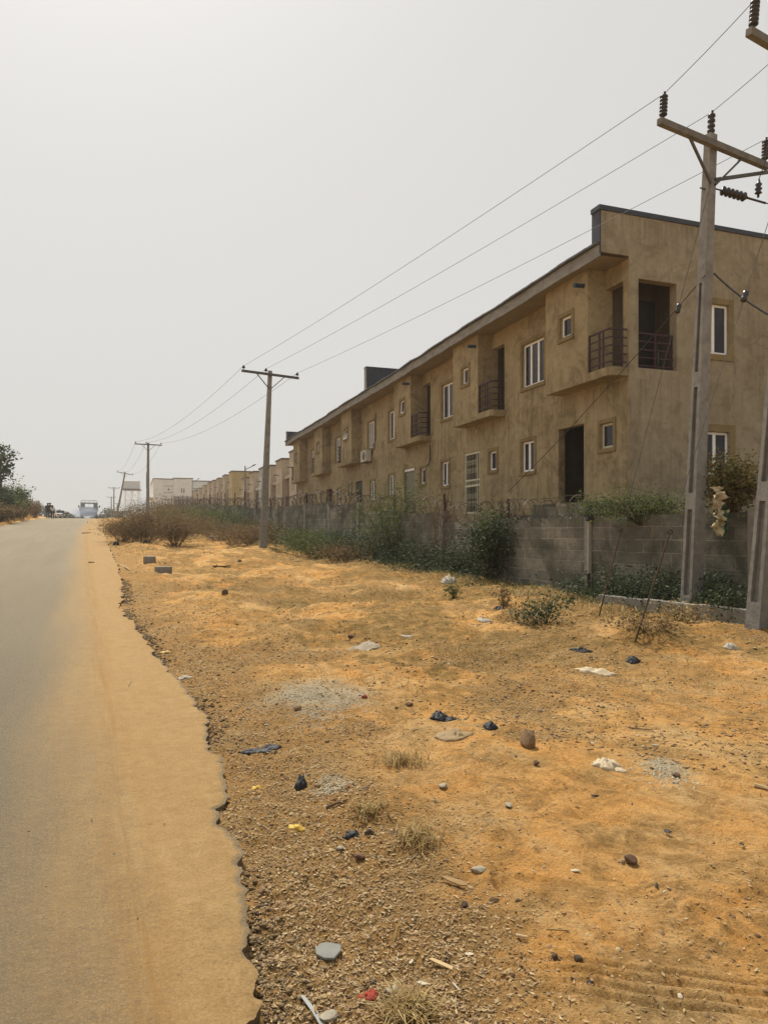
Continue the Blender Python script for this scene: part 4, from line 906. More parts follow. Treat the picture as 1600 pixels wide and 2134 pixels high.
for q in (-1,1):
    m = MB(); m.add([(q*.815,-1.3,.98),(q*.815,.75,.98),(q*.815,.3,1.36),(q*.815,-1.02,1.34)], [(0,1,2,3)]); m.add([(q*.80,-1.3,.98),(q*.80,.75,.98),(q*.80,.3,1.36),(q*.80,-1.02,1.34)], [(3,2,1,0)]); m.build('side_window', M['glass'], cr)
    for y in (-1.3,1.3): wheel('wheel', cr, q*.74, y, .31, .2)
m = MB(); m.add([(-.68,-1.52,.97),(.68,-1.52,.97),(.62,-1.14,1.40),(-.62,-1.14,1.40)], [(0,1,2,3)]); m.build('rear_window', M['glass'], cr)
for q in (-1,1): MB().box(q*.62-.14,q*.62+.14,-2.13,-2.09,.62,.78).build('tail_light', noisy('red_lens', C4(.22,.015,.012), C4(.14,.012,.01)), cr)

def skin(name, verts, edges, radii, mat, par, sub=2):
    me = bpy.data.meshes.new(name); me.from_pydata(verts, edges, []); me.update(); o = link(name, me, mat, par)
    o.modifiers.new('skin', 'SKIN')
    for d, r in zip(me.skin_vertices[0].data, radii): d.radius = (r, r) if not isinstance(r, tuple) else r
    me.skin_vertices[0].data[0].use_root = True
    s = o.modifiers.new('smooth', 'SUBSURF'); s.levels = sub; s.render_levels = sub
    return o
SK = noisy('brown_skin', C4(.055,.032,.02), C4(.04,.024,.016), 10, .6, .05); HR = noisy('black_hair', C4(.012,.011,.01), C4(.02,.018,.016), 40, .9, .4)
def person(x, y, h, rz, shirt, low, label, skirt=False, stride=.13, bag=False):
    z0 = float(zr(inv(x,y)[0])); k = h/1.75
    o = empty('person', (x,y,z0), rz, label, 'person', 'people walking along the road'); o.scale = (k,k,k)
    V = [(0,0,.98),(0,0,1.20),(0,.0,1.42),(0,.01,1.52),(0,.03,1.60),(0,.03,1.70),
         (-.10,0,.94),(-.11,.03+stride,.52),(-.11,stride-.02,.09),(-.11,stride+.14,.04),
         (.10,0,.94),(.11,.03-stride*.5,.52),(.11,-stride-.06,.12),(.11,-stride+.06,.04),
         (-.19,0,1.42),(-.25,-.04,1.15),(-.26,.05,.90),(-.26,.08,.80),(.19,0,1.42),(.25,.02,1.15),(.26,.10,.92),(.26,.13,.82)]
    E_ = [(0,1),(1,2),(2,3),(3,4),(4,5),(0,6),(6,7),(7,8),(8,9),(0,10),(10,11),(11,12),(12,13),(2,14),(14,15),(15,16),(16,17),(2,18),(18,19),(19,20),(20,21)]
    R_ = [.13,.125,.13,.055,.085,.085,.085,.058,.04,.035,.085,.058,.04,.035,.055,.042,.032,.03,.055,.042,.032,.03]
    b = skin('body', V, E_, R_, SK, o)
    skin('shirt', [(0,0,.92),(0,0,1.20),(0,0,1.43),(-.19,0,1.43),(-.245,-.03,1.17),(.19,0,1.43),(.245,.02,1.17)], [(0,1),(1,2),(2,3),(3,4),(2,5),(5,6)], [.165,.155,.145,.078,.062,.078,.062], shirt, o)
    if skirt: MB().lathe([(.15,1.0),(.18,.85),(.20,.45),(.19,.44)], 14).build('skirt', low, o, True)
    else: skin('trousers', [(0,0,.99),(-.10,0,.92),(-.11,.03+stride,.52),(-.11,stride-.01,.12),(.10,0,.92),(.11,.03-stride*.5,.52),(.11,-stride-.05,.15)], [(0,1),(1,2),(2,3),(0,4),(4,5),(5,6)], [.14,.105,.075,.062,.105,.075,.062], low, o)
    T = Matrix.Translation((0,.025,1.655)); MB().lathe([(.02,.115),(.06,.105),(.095,.06),(.105,.0),(.10,-.05),(.06,-.07)], 12, T).build('hair', HR, o, True)
    if bag: MB().box(.28,.40,.0,.22,.55,.85).build('bag', M['blackbag'], o, bevel=.03)
def ppos(px, Y): return ((px-800)/F*Y, Y)
person(*ppos(100.5,81), 1.78, RZ, noisy('navy_cloth', C4(.014,.018,.026), C4(.02,.024,.034), 12, .9, .2), noisy('blue_trousers', C4(.03,.035,.06), C4(.02,.024,.045), 12, .9, .2), 'person in a loose dark top and bluish trousers walking away, beside the dry bushes')
person(*ppos(105,83), 1.82, RZ, noisy('olive_cloth', C4(.15,.15,.07), C4(.11,.11,.05), 12, .9, .2), noisy('dark_trousers', C4(.02,.02,.024), C4(.014,.014,.016), 12, .9, .2), 'person in an olive-yellow shirt walking away, between the other two walkers')
person(*ppos(110.2,80), 1.52, RZ, noisy('white_cloth', C4(.55,.54,.54), C4(.45,.44,.44), 12, .9, .2), noisy('black_skirt', C4(.012,.012,.013), C4(.02,.02,.02), 12, .9, .2), 'shorter person in a white top and black trousers walking away, nearest the road middle', False, .08)
# ------------------------------------------------------------------ vegetation
def leafquads(P, L, W, droop=.0, upb=.3):
    n = len(P); a = rng.normal(size=(n,3)); a[:,2] = a[:,2]*.6-droop; a /= np.linalg.norm(a,axis=1)[:,None]
    c = rng.normal(size=(n,3)); c[:,2] += upb*2; b = np.cross(a,c); b /= np.linalg.norm(b,axis=1)[:,None]+1e-9; nn = np.cross(a,b)
    k_ = .5+1.1*rng.random(n)**2; L = (L*k_*(.8+.4*rng.random(n)))[:,None]; W = (W*k_*(.8+.4*rng.random(n)))[:,None]
    V = np.stack([P-a*L/2, P+b*W/2+nn*W*.15-a*L*.08, P+a*L/2, P-b*W/2+nn*W*.15-a*L*.08], 1).reshape(-1,3)
    return V, np.arange(4*n).reshape(n,4)
def shrub(name, label, x, y, w, h, n, mat, leaf=(.07,.035), stems=10, bark='bark', z=None, spread=.5, cat='bush', group=None, twig=0, top=.45, seed=None, sr=.014, d=None, lean=(0,0), flat=1.0):
    z = gz(x,y) if z is None else z; d = w if d is None else d
    o = empty(name, (x,y,z), random.random()*.01, label, cat, group)
    mb = MB(); pts = []; wts = []
    for k in range(stems):
        a = 2*math.pi*(k+random.random()*.8)/stems; rr = math.sqrt(random.random()); hh = h*(1-.45*rr*rr)*random.uniform(.72,1.0)
        tip = Vector((math.cos(a)*rr*w*.46+lean[0]*hh, math.sin(a)*rr*d*.46+lean[1]*hh, hh)); b0 = Vector((math.cos(a)*w*.05,math.sin(a)*d*.05,-.05))
        mid = b0.lerp(tip,.5)+Vector((random.uniform(-.1,.1)*w,random.uniform(-.1,.1)*d,h*.05*flat))
        ln = [b0, b0.lerp(mid,.5)+Vector((random.uniform(-.03,.03)*w,0,0)), mid, mid.lerp(tip,.5)+Vector((0,random.uniform(-.04,.04)*w,.02*h)), tip]
        mb.tube(ln, [sr,sr*.85,sr*.7,sr*.5,sr*.25], 4); pts.append(ln)
        for q in range(twig):
            t = random.uniform(.3,.95)*4; i = min(int(t),3); p = ln[i].lerp(ln[i+1],t-i)
            e = p+Vector((random.gauss(0,.14)*w,random.gauss(0,.14)*d,random.uniform(.05,.28)*h)); mb.tube([p,p.lerp(e,.5)+Vector((0,0,.02*h)),e],[sr*.4,sr*.3,sr*.15],3,False); pts.append([p,p.lerp(e,.3),p.lerp(e,.6),p.lerp(e,.8),e])
    mb.build('stem', M[bark] if isinstance(bark,str) else bark, o)
    if n:
        A = np.array([[list(v) for v in l] for l in pts]); k = rng.integers(0,len(A),n); t = (1-top)+(top)*rng.random(n)**.8; t = np.where(rng.random(n) < .3, rng.random(n), t)*3.999
        i = t.astype(int); f = (t-i)[:,None]; P = A[k,i]*(1-f)+A[k,i+1]*f
        cl = rng.normal(size=(max(6,n//26),3))*np.array([w*.15,d*.15,h*.10])*spread*1.3; P = P+cl[rng.integers(0,len(cl),n)]+rng.normal(size=(n,3))*np.array([w*.05,d*.05,h*.05])*spread*1.6
        P[:,2] = np.maximum(P[:,2], .02)
        V, Fq = leafquads(P, leaf[0], leaf[1]); npmesh('foliage', V, Fq, mat if not isinstance(mat,str) else M[mat], o)
    return o
def wp(r, t): return rt(r, t)
G_W = 'bushes growing along the block wall'
# climbers, bushes and weeds by the wall, nearest first
x,y = at(1525,1060,11.6).xy; shrub('dry_bush','big rusty-brown bush sprawling over the wall by the gable window',x+.10,y+.25,1.0,.98,6500,'rust_leaf',(.06,.028),22,'drybark',1.80,.8,twig=5,top=.7,d=.8)
x,y = wp(10.6,9.75); shrub('creeper','green trailing creeper draped over the wall top left of the pale pole',x,y,1.9,.62,5200,'green',(.05,.022),22,'bark',1.74,1.15,'creeper',twig=4,top=.9,d=.6,flat=.4)
x,y = wp(12.0,9.85); shrub('creeper','thin pale-green creeper reaching left along the wall top to the dark box',x,y,1.5,.42,750,'lgreen',(.045,.018),10,'bark',1.86,.8,'creeper',twig=3,top=.8,d=.4,flat=.4)
x,y = wp(15.55,9.45); shrub('green_bush','full dark-green bush with pale top shoots standing against the wall under the grilled door',x,y,1.5,1.9,6500,'dgreen',(.075,.036),16,'bark',None,.75,twig=3,top=.75)
x,y = wp(15.6,9.40); shrub('green_bush','pale yellow-green shoots topping the full dark bush by the wall',x,y,.95,2.12,700,'lgreen',(.08,.032),9,'bark',None,.6,twig=2,top=.35)
x,y = wp(17.4,9.5); shrub('weed','dark weedy bush at the wall foot left of the full dark-green bush',x,y,1.5,.95,2200,'dgreen',(.06,.03),16,'bark',None,.9,'weed',G_W,2,.8)
x,y = wp(19.2,9.45); shrub('weed','shadowy leafy bush at the wall foot below the bare twiggy shrub',x,y,1.6,1.0,2200,'dgreen',(.065,.03),16,'bark',None,.9,'weed',G_W,2,.8)
x,y = wp(18.7,9.75); shrub('bare_shrub','bare reddish twiggy shrub poking above the wall left of the grilled door',x,y,1.3,2.55,420,'brown',(.05,.022),16,'drybark',None,.4,twig=9,top=.4,sr=.012)
x,y = wp(15.9,10.0); shrub('bare_shrub','tall sparse dry stems behind the wall post beside the small window',x,y,1.2,2.6,260,'brown',(.05,.022),9,'drybark',None,.4,twig=6,top=.35,sr=.010)
x,y = wp(21.9,9.6); shrub('green_climber','tall green climber bushing out over the wall below the bay with the curved slab',x,y,2.4,2.9,6500,'green',(.075,.034),16,'bark',None,.75,'climber',None,4,.55)
x,y = wp(22.4,9.35); shrub('weed','leafy green bush at the foot of the tall climber',x,y,2.2,1.25,2600,'dgreen',(.07,.034),16,'bark',None,.9,'weed',G_W,2,.8)
for k,(r,t,w,h,m,n,lab) in enumerate([
    (24.6,8.9,2.2,1.0,'dgreen',2300,'wide dark-green bush with white flecks right of the brown-grey pole'),
    (26.4,8.5,2.2,.95,'green',2300,'green bush with white flecks in front of the wall, middle of the bank'),
    (28.2,8.6,2.1,1.0,'green',2200,'fresh green bush just right of the brown-grey utility pole'),
    (30.2,8.9,1.9,.9,'lgreen',1700,'yellow-green low bush tight beside the foot of the brown-grey pole'),
    (23.2,8.2,1.7,.65,'brown',1300,'low brownish weed clump at the edge of the dirt before the climber'),
    (33.8,8.3,2.1,.85,'brown',1700,'tan dry bush just left of the foot of the brown-grey pole'),
    (37.5,8.6,2.4,1.1,'brown',1900,'brown scrubby bush before the wall, left of the brown-grey pole'),
    (40.5,8.4,2.5,1.1,'lgreen',1700,'olive bush in the scrub midway along the far wall'),
    (43.5,9.0,2.6,1.35,'dgreen',1800,'dark green leafy bush against the far shaded wall'),
    (47.5,8.8,2.8,1.4,'green',1700,'green bush against the far wall under the yellow house'),
    (52,8.6,3.0,1.5,'green',1600,'light green bush against the far wall, left of the yellow house'),
    (57,8.2,3.2,1.5,'brown',1500,'brown bush on the far bank under the lamp-side houses'),
    (63,8.4,3.4,1.6,'lgreen',1400,'olive bush on the bank below the dark wall panels'),
    (70,8.0,3.6,1.9,'brown',1500,'grey-brown scrub bush at the foot of the scrub pole'),
    (78,8.6,4.2,2.3,'brown',1500,'tall grey-brown scrub at the far end of the wall'),
    (88,7.0,4.2,2.2,'dgreen',1500,'dark scrub bush below the water tower'),
    (98,6.0,4.4,2.0,'brown',1300,'farthest brown scrub bush near the tilted pole'),
    (33.2,7.2,1.7,.7,'brown',1500,'low tan weed clump in front of the dry bush by the brown-grey pole'),
    (36.0,7.0,2.2,.9,'brown',1800,'tan scrub edging the dirt track, second clump left of the brown-grey pole'),
    (39.5,6.9,2.4,.95,'brown',1800,'tan scrub edging the dirt track, third clump left of the brown-grey pole'),
    (43.5,6.6,2.6,1.0,'brown',1800,'tan scrub edging the dirt track, fourth clump left of the brown-grey pole'),
    (48.5,6.2,3.0,1.2,'lgreen',1500,'olive scrub at the far bend of the dirt track'),
    (53.5,5.6,3.4,1.4,'brown',1600,'brown scrub where the dirt track meets the far bank'),
    (46,5.9,3.0,1.2,'brown',1600,'dry bush behind the big roadside bush, toward the wall'),
    (40,4.7,2.6,1.2,'brown',1700,'dry straw-brown bush on the right shoulder of the big roadside bush'),
    ]):
    x,y = wp(r,t); shrub('bush',lab,x,y,w*1.15,h*1.15,int(n*1.6),m,(.075,.034) if r < 45 else (.12,.06),18,'bark' if m != 'brown' else 'drybark',None,.9,'bush','bushes on the bank beside the wall',2 if r < 45 else 1,.8, sr=.014 if r < 45 else .02)
x,y = wp(36.2,2.7); shrub('roadside_bush','big dry brown bush at the road edge below the tilted pole',x,y,3.4,1.75,13000,'brown',(.10,.022),70,'drybark',None,.5,twig=9,top=.75,sr=.010)
x,y = wp(38.5,1.9); shrub('roadside_bush','spiky straw-coloured bush leaning over the asphalt edge by the truck',x,y,2.3,1.25,5000,'brown',(.10,.020),40,'drybark',None,.5,twig=8,top=.75,sr=.010)
x,y = wp(34.4,4.0); shrub('roadside_bush','right-hand rounded half of the dry brown roadside bush, facing the track',x,y,2.1,1.45,6000,'brown',(.10,.022),40,'drybark',None,.5,twig=8,top=.75,sr=.010)
# small weeds before the wall
for (px,py,w,h,n,m,lab,cat) in [
    (1160,1222,1.0,.55,1000,'dgreen','dark weed clump at the wall foot right of the full green bush','weed'),(1205,1232,.75,.75,700,'dgreen','upright dark weed beside the slim white pipe','weed'),
    (1290,1252,1.2,.55,1300,'dgreen','dark low weeds at the wall foot between the two stay rods','weed'),(1375,1262,.9,.50,1000,'dgreen','dark weeds at the foot of the tall pale pole','weed'),
    (1490,1272,.95,.95,1500,'dgreen','dark climbing weed on the wall between the two nearest poles','weed'),(1525,1300,.9,.6,1000,'dgreen','tangled weeds around the kerb by the nearest pole','weed'),
    (1130,1302,.75,.38,800,'dgreen','dark weed heap on the dirt in front of the wall, with a pale leafy tip','weed'),(1425,1300,.5,.35,350,'straw','straw-coloured dry stalks by the kerb before the pale pole','dry weed'),
    (945,1248,.4,.35,300,'green','small lone green weed in the grass left of the full bush','weed'),(1050,1262,.3,.38,160,'brown','small dry seedling standing in the grass','weed'),(1268,1245,.25,.6,160,'brown','thin brown weed leaning at the foot of the farther rod','weed'),(1355,1318,.8,.3,500,'brown','brown weeds along the front of the kerb','weed')]:
    p = gp(px,py); shrub('weed',lab,p.x,p.y,w*1.15,h*1.1,int(n*1.5),m,(.05,.024),12,'bark' if m != 'brown' else 'drybark',p.z,.85,cat,None,2,.85,sr=.007)
# left side of the road
def tree(label, x, y, cz, cr, n, mat, trunk_h, leaf, name='broadleaf_tree', ch=None, blobs=14, gap=.5):
    z = gz(x,y); ch = ch or cr; o = empty(name, (x,y,z), 0, label, 'tree', None); mb = MB(); top = cz-z
    mb.tube([(0,0,-.2),(.06*cr,0,top*.4),(0,.03*cr,top*.8),(0,0,top)],[.16,.13,.10,.05],7); ct = []
    for k in range(blobs):
        v = rng.normal(size=3); v /= np.linalg.norm(v); v *= rng.random()**.4; c = np.array([v[0]*cr*.8,v[1]*cr*.8,top+v[2]*ch*.8]); ct.append(c)
        mb.tube([(0,0,top*.55+.25*top*rng.random()),tuple(np.array([0,0,top*.9])*.4+c*.6),tuple(c)],[.05,.035,.012],5)
    mb.build('trunk', M['bark'], o); ct = np.array(ct); k = rng.integers(0,len(ct),n)
    q = rng.normal(size=(n,3)); q /= np.linalg.norm(q,axis=1)[:,None]; P = ct[k]+q*(rng.random(n)**.5)[:,None]*np.array([cr,cr,ch])*gap*(.6+.5*rng.random((n,1)))
    V,Fq = leafquads(P, leaf[0], leaf[1], .4); npmesh('crown', V, Fq, M[mat], o); return o
tree('dark leafy tree at the left edge, its open crown against the sky',-32.0,60,7.1,2.4,1500,'dgreen',3,(.34,.17),ch=2.1,blobs=22,gap=.34)
for (px,Y,w,h,n,m,lab) in [(3,57,4.2,3.6,2600,'dgreen','tall dark-green bush beneath the crown of the left tree'),(28,61,3.6,3.2,2400,'green','mid-green roadside bush left of the rounded one'),(10,55,3.0,1.7,1500,'brown','dry brown grassy bush at the bottom of the left verge'),
        (45,66,3.4,3.0,2200,'dgreen','dense dark bush in the middle of the left verge'),(66,70,3.6,3.8,2600,'green','tall rounded green bush on the left verge'),(80,74,3.0,2.6,1800,'brown','grey-brown bush beside the three walkers'),(38,58,3.2,1.7,1600,'brown','low dry bush along the left asphalt edge'),(62,66,3.2,1.9,1600,'brown','reddish dry bush in front of the rounded green one'),(93,86,2.2,2.3,1000,'brown','sparse bush right behind the walkers')]:
    x = (px-800)/F*Y; r,t = inv(x,Y); t = min(t, -5.5+float(bend(r))-w*.36); x,y = rt(r,t); shrub('verge_bush',lab,x,y,w,h,int(n*1.7),m,(.17,.085),26,'bark' if m != 'brown' else 'drybark',None,.38,'bush','bushes along the left verge',2,.85,sr=.02)
# hazy wood far down the road: one mass
n = 7000; u = rng.random(n); X = -140+u*62; hh = 3.6+2.2*fbm(X*.11,X*0,3,33)+1.1*fbm(X*.5,X*0,2,34); Yw = 262+8*rng.random(n)
Zw = 4.4+np.maximum(hh,1)*np.sqrt(rng.random(n)); V,Fq = leafquads(np.stack([X,Yw,Zw],-1),1.0,.6); wd = npmesh('distant_wood',V,Fq,M['dgreen']); tag(wd,kind='stuff')

# dry grass, straw and low growth: stuff
def blades(P, h, w, lean=.5):
    n = len(P); a = rng.random(n)*2*np.pi; d = np.stack([np.cos(a),np.sin(a),np.zeros(n)],-1); e = np.stack([-np.sin(a),np.cos(a),np.zeros(n)],-1)
    h = (h*(.5+.9*rng.random(n)))[:,None]; ln = lean*(rng.random((n,1))+.2); up = np.array([0,0,1.0])
    m = P+up*h*.55+d*h*ln*.35; t = P+up*h*.9*(1-.35*ln)+d*h*ln; w = w*(.6+.8*rng.random((n,1)))
    V = np.stack([P-e*w/2,P+e*w/2,m+e*w*.35,m-e*w*.35,t],1).reshape(-1,3); b = np.arange(n)[:,None]*5
    Q = np.concatenate([b+np.array([[0,1,2,3]]), b+np.array([[3,2,4,4]])],0)
    T3 = np.concatenate([b+np.array([[0,1,2]]), b+np.array([[0,2,3]]), b+np.array([[3,2,4]])],0); return V, T3
def onground(x, y): return np.stack([x,y,ground_z(x,y,True)],-1)
def near_scatter(n, rmin, rmax, dens):
    R = rmin*(rmax/rmin)**rng.random(n); a = np.radians(-33+68*rng.random(n)); x,y = R*np.sin(a),R*np.cos(a); r,t = inv(x,y); k = (rng.random(n) < dens(r,t,x,y)); return onground(x[k],y[k])
def chips(P, size, mat, name):               # very small angular bits, eight faces each
    n = len(P); B = np.array([(1,0,0),(0,1,0),(-1,0,0),(0,-1,0),(0,0,.8),(0,0,-.5)])[None]*(.5+.8*rng.random((n,6,1))); a = rng.random(n)*6.283; c,s = np.cos(a)[:,None],np.sin(a)[:,None]
    x,y = B[:,:,0]*(.7+.8*rng.random((n,1))),B[:,:,1]; sz = size[:,None]
    V = np.stack([P[:,0:1]+(x*c-y*s)*sz,P[:,1:2]+(x*s+y*c)*sz,P[:,2:3]+(B[:,:,2]*.75+.1)*sz],-1).reshape(-1,3)
    fc = np.array([(0,1,4),(1,2,4),(2,3,4),(3,0,4),(1,0,5),(2,1,5),(3,2,5),(0,3,5)]); return npmesh(name,V,(fc[None]+(np.arange(n)*6)[:,None,None]).reshape(-1,3),mat)
def scatter(n, r0, r1, t0, t1, dens=None):
    r = r0+(r1-r0)*rng.random(n); t = t0+(t1-t0)*rng.random(n); x,y = -RS*r+RC*t, RC*r+RS*t
    if dens is not None: k = rng.random(n) < dens(r,t,x,y); x,y = x[k],y[k]
    return onground(x,y)
P = np.concatenate([scatter(16000,8,24,6.0,9.6,lambda r,t,x,y: sstep(6.8,8.6,t)*(.25+.9*sstep(-.1,.4,fbm(x*.9,y*.9,3,71)))), scatter(9000,22,60,5.6,9.6,lambda r,t,x,y: sstep(6.0,8.2,t)*(.3+.8*sstep(-.1,.4,fbm(x*.6,y*.6,3,72)))),
    scatter(9000,26,46,1.4,5.4,lambda r,t,x,y: .8*sstep(-.1,.5,fbm(x*.7,y*.7,3,73)))])
V,T3 = blades(P,.11,.010,1.5); gr_ = npmesh('dry_grass',V,T3,M['straw']); tag(gr_,kind='stuff')
P = scatter(5000,8,30,7.4,9.7,lambda r,t,x,y: sstep(7.6,9.2,t)*.9*sstep(0,.4,fbm(x*.8,y*.8,3,75))); V,T3 = blades(P,.14,.016,1.2); tag(npmesh('green_grass',V,T3,M['green']),kind='stuff')
P = scatter(7000,40,115,-16,-5.0,lambda r,t,x,y: (t < -5.6+bend(r))*(t > -10)*.9); V,T3 = blades(P,.45,.04,.6); tag(npmesh('verge_grass',V,T3,M['straw']),kind='stuff')
r = 8.5+52*rng.random(60000)**1.25; tt = 9.72-np.abs(rng.normal(size=60000))*.42*(1+.02*r); x_,y_ = -RS*r+RC*tt, RC*r+RS*tt; den = sstep(-.45,.25,fbm(x_*.55+2,y_*.55,3,93))*(1-.4*sstep(0,.5,fbm(x_*2,y_*2,2,94))); k = rng.random(60000) < den; P = onground(x_[k],y_[k])
P[:,2] += (rng.random(len(P))**1.4)*(.18+.55*sstep(-.2,.5,fbm(P[:,0]*.7,P[:,1]*.7,3,95))+.25*sstep(22,30,r[k])); V,Fq = leafquads(P,.065,.03); V = V.reshape(-1,4,3); cq = V.mean(1,keepdims=True); V = cq+(V-cq)*(.75+.022*r[k])[:,None,None]
tag(npmesh('wall_weeds',V.reshape(-1,3),Fq,M['dgreen']),kind='stuff')
P = near_scatter(42000,5,42,lambda r,t,x,y: (t-edge(r) > .05)*(t < 9.5)*(.25+.75*sstep(-.1,.4,fbm(x*.6+1,y*.6,4,97)))); n = len(P); D = np.hypot(P[:,0],P[:,1])
tag(chips(P,(.006+.016*rng.random(n)**3)*(.6+.05*D),M['stone'],'earth_clods'),kind='stuff')
# thin short straw lying in patches over the dirt
P = scatter(26000,2.0,22,.7,8.5,lambda r,t,x,y: sstep(.1,.5,fbm(x*.75+3,y*.75,3,79))*(.25+.75*sstep(2,12,r))); V,T3 = blades(P,.055,.006,1.6); tag(npmesh('short_straw',V,T3,M['straw']),kind='stuff')
def tuft(px,py,n,h,w,label):
    p = gp(px,py); q = np.array([[p.x,p.y,p.z]])+np.concatenate([rng.normal(size=(n,2))*w, np.zeros((n,1))],1); q[:,2] = ground_z(q[:,0],q[:,1])
    V,T3 = blades(q,h,.006,1.1); o = empty('grass_tuft',p,0,label,'grass tuft','dry grass tufts on the dirt'); m = npmesh('blades',V-np.array([p.x,p.y,p.z]),T3,M['straw'],o); m['kind'] = 'stuff'
tuft(850,2118,420,.075,.035,'largest dry straw tuft at the bottom edge, right of the red rag')
tuft(872,1758,260,.08,.06,'pale dry grass tuft right of the black bag and dark stones'); tuft(838,1592,240,.09,.07,'sparse dry tuft in the middle of the dirt below the grey gravel'); tuft(770,1692,220,.06,.05,'flattened pale straw tuft just above the yellow bag'); tuft(820,1240,260,.10,.35,'grassy tuft by a small mound near the wall bushes'); tuft(955,1362,500,.07,.22,'greenish short grass patch right of the pale rubble heap')
# ------------------------------------------------------------------ loose stones, chips, leaf litter (uncountable)
def stones(P, size, mat, name, flat=.6, sink=.3):
    n = len(P); base = np.array([(1,0,-.2),(.31,.95,-.2),(-.81,.59,-.2),(-.81,-.59,-.2),(.31,-.95,-.2),(.5,.36,.62),(-.19,.59,.62),(-.62,0,.62),(-.19,-.59,.62),(.5,-.36,.62),(0,0,.85)])
    fc = np.array([(0,1,5),(1,2,6),(2,3,7),(3,4,8),(4,0,9),(5,1,6),(6,2,7),(7,3,8),(8,4,9),(9,0,5),(5,6,10),(6,7,10),(7,8,10),(8,9,10),(9,5,10)])
    J = base[None]*(.7+.6*rng.random((n,11,1))); a = rng.random(n)*6.283; c,s = np.cos(a)[:,None],np.sin(a)[:,None]; el = .6+.5*rng.random((n,1))
    x = J[:,:,0]; y = J[:,:,1]*el; X = x*c-y*s; Y = x*s+y*c; sz = size[:,None]
    V = np.stack([P[:,0:1]+X*sz,P[:,1:2]+Y*sz,P[:,2:3]+(J[:,:,2]*flat*(.6+.7*rng.random((n,1)))-sink*.2)*sz],-1).reshape(-1,3)
    Fq = (fc[None]+(np.arange(n)*11)[:,None,None]).reshape(-1,3); return npmesh(name,V,Fq,mat)
P = near_scatter(150000,1.9,18,litter_d); n = len(P); D = np.hypot(P[:,0],P[:,1])
tag(chips(P,(.0025+.006*rng.random(n)**2)*(.75+.07*D),M['stone'],'grit'),kind='stuff')
P = near_scatter(16000,1.9,16,litter_d); n = len(P); D = np.hypot(P[:,0],P[:,1])
tag(stones(P,(.005+.012*rng.random(n)**3)*(.8+.06*D),M['stone'],'pebbles'),kind='stuff')
P = near_scatter(120000,1.9,16,litter_d); n = len(P); D = np.hypot(P[:,0],P[:,1]); P[:,2] += .004
V,Fq = leafquads(P,.022,.007,0,1.2); V = V.reshape(-1,4,3); V[:,:,2] = P[:,2:3]+np.abs(V[:,:,2]-P[:,2:3])*.6; sc_ = (.65+.09*D)[:,None,None]; V = P[:,None,:]+(V-P[:,None,:])*sc_
tag(npmesh('leaf_litter',V.reshape(-1,3),Fq,M['litter']),kind='stuff')
# crumbs fallen along the broken asphalt edge
r = 1.5+18*rng.random(5500)**1.5; t = edge(r)+np.abs(rng.normal(size=5500))*.09+.0; k = fbm(r*1.6,r*0,3,66)+.5*rng.random(5500) > -.05; r,t = r[k],t[k]; P = onground(-RS*r+RC*t,RC*r+RS*t); P[:,2] += .004
tag(chips(P,(.004+.016*rng.random(len(r))**3)*(.8+.05*r),islandmat('asphalt_crumb',[C4(.15,.10,.05),C4(.23,.155,.08),C4(.09,.06,.034),C4(.32,.225,.12)]),'asphalt_crumbs'),kind='stuff')
# specks on the dusty shoulder
r = 1.6+10*rng.random(700)**1.3; t = -1.2+rng.random(700)*1.7; k = t < edge(r)-.03; r,t = r[k],t[k]; x,y = -RS*r+RC*t,RC*r+RS*t
tag(stones(np.stack([x,y,zr(r)+.0],-1),.0025+.004*rng.random(len(r))**2,M['stone'],'road_grit'),kind='stuff')
# spilled grey chippings
def heap(cx,cy,rx,ry,hh,n,rot=0): 
    q = rng.normal(size=(n,2))*.5; q[:,0] *= 1+.25*np.sin(q[:,1]*5); k = (np.hypot(q[:,0],q[:,1]) < 1.3) & (fbm(q[:,0]*1.6+cx*7,q[:,1]*1.6,3,27)+.55*rng.random(n) > -.05); q = q[k]; c,s = math.cos(rot),math.sin(rot); x = cx+(q[:,0]*c*rx-q[:,1]*s*ry); y = cy+(q[:,0]*s*rx+q[:,1]*c*ry); P = onground(x,y); P[:,2] += hh*np.exp(-(q[:,0]**2+q[:,1]**2)*2.2)*rng.random(len(P)); return P
p = gp(665,1470); P = heap(p.x,p.y,.55,.66,.006,7000,.2); tag(stones(P,.003+.007*rng.random(len(P))**3,M['gravel'],'grey_gravel'),kind='stuff')
p = gp(1385,1612); P = heap(p.x,p.y,.22,.26,.004,420,.2); tag(stones(P,.004+.009*rng.random(len(P))**2,M['gravel'],'grey_gravel'),kind='stuff')
p = gp(690,1645); P = heap(p.x,p.y,.13,.13,.008,500,.2); tag(stones(P,.004+.006*rng.random(len(P))**2,M['gravel'],'grey_gravel'),kind='stuff')

# ------------------------------------------------------------------ single stones and litter
def rock(px,py,w,label,mat,h=.7,name='rock',cat='stone',el=.75,seed=0,group=None):
    p = gp(px,py); bm = bmesh.new(); bmesh.ops.create_icosphere(bm,subdivisions=2,radius=1); rr = random.Random(seed or int(px*7+py))
    pl = [(Vector((rr.gauss(0,1),rr.gauss(0,1),rr.gauss(0,1))).normalized(),rr.uniform(.55,.85)) for _ in range(9)]
    for v in bm.verts:
        for nn,d in pl:
            k = v.co.dot(nn)
            if k > d: v.co -= nn*(k-d)
        v.co = Vector((v.co.x*w*.55,v.co.y*w*.55*el,(v.co.z+.45)*w*.5*h))
    me = bpy.data.meshes.new(name); bm.to_mesh(me); bm.free(); o = link(name,me,mat); o.location = p; o.rotation_euler = (rr.uniform(-.15,.15),rr.uniform(-.15,.15),rr.random()*3); return tag(o,label,cat,group)
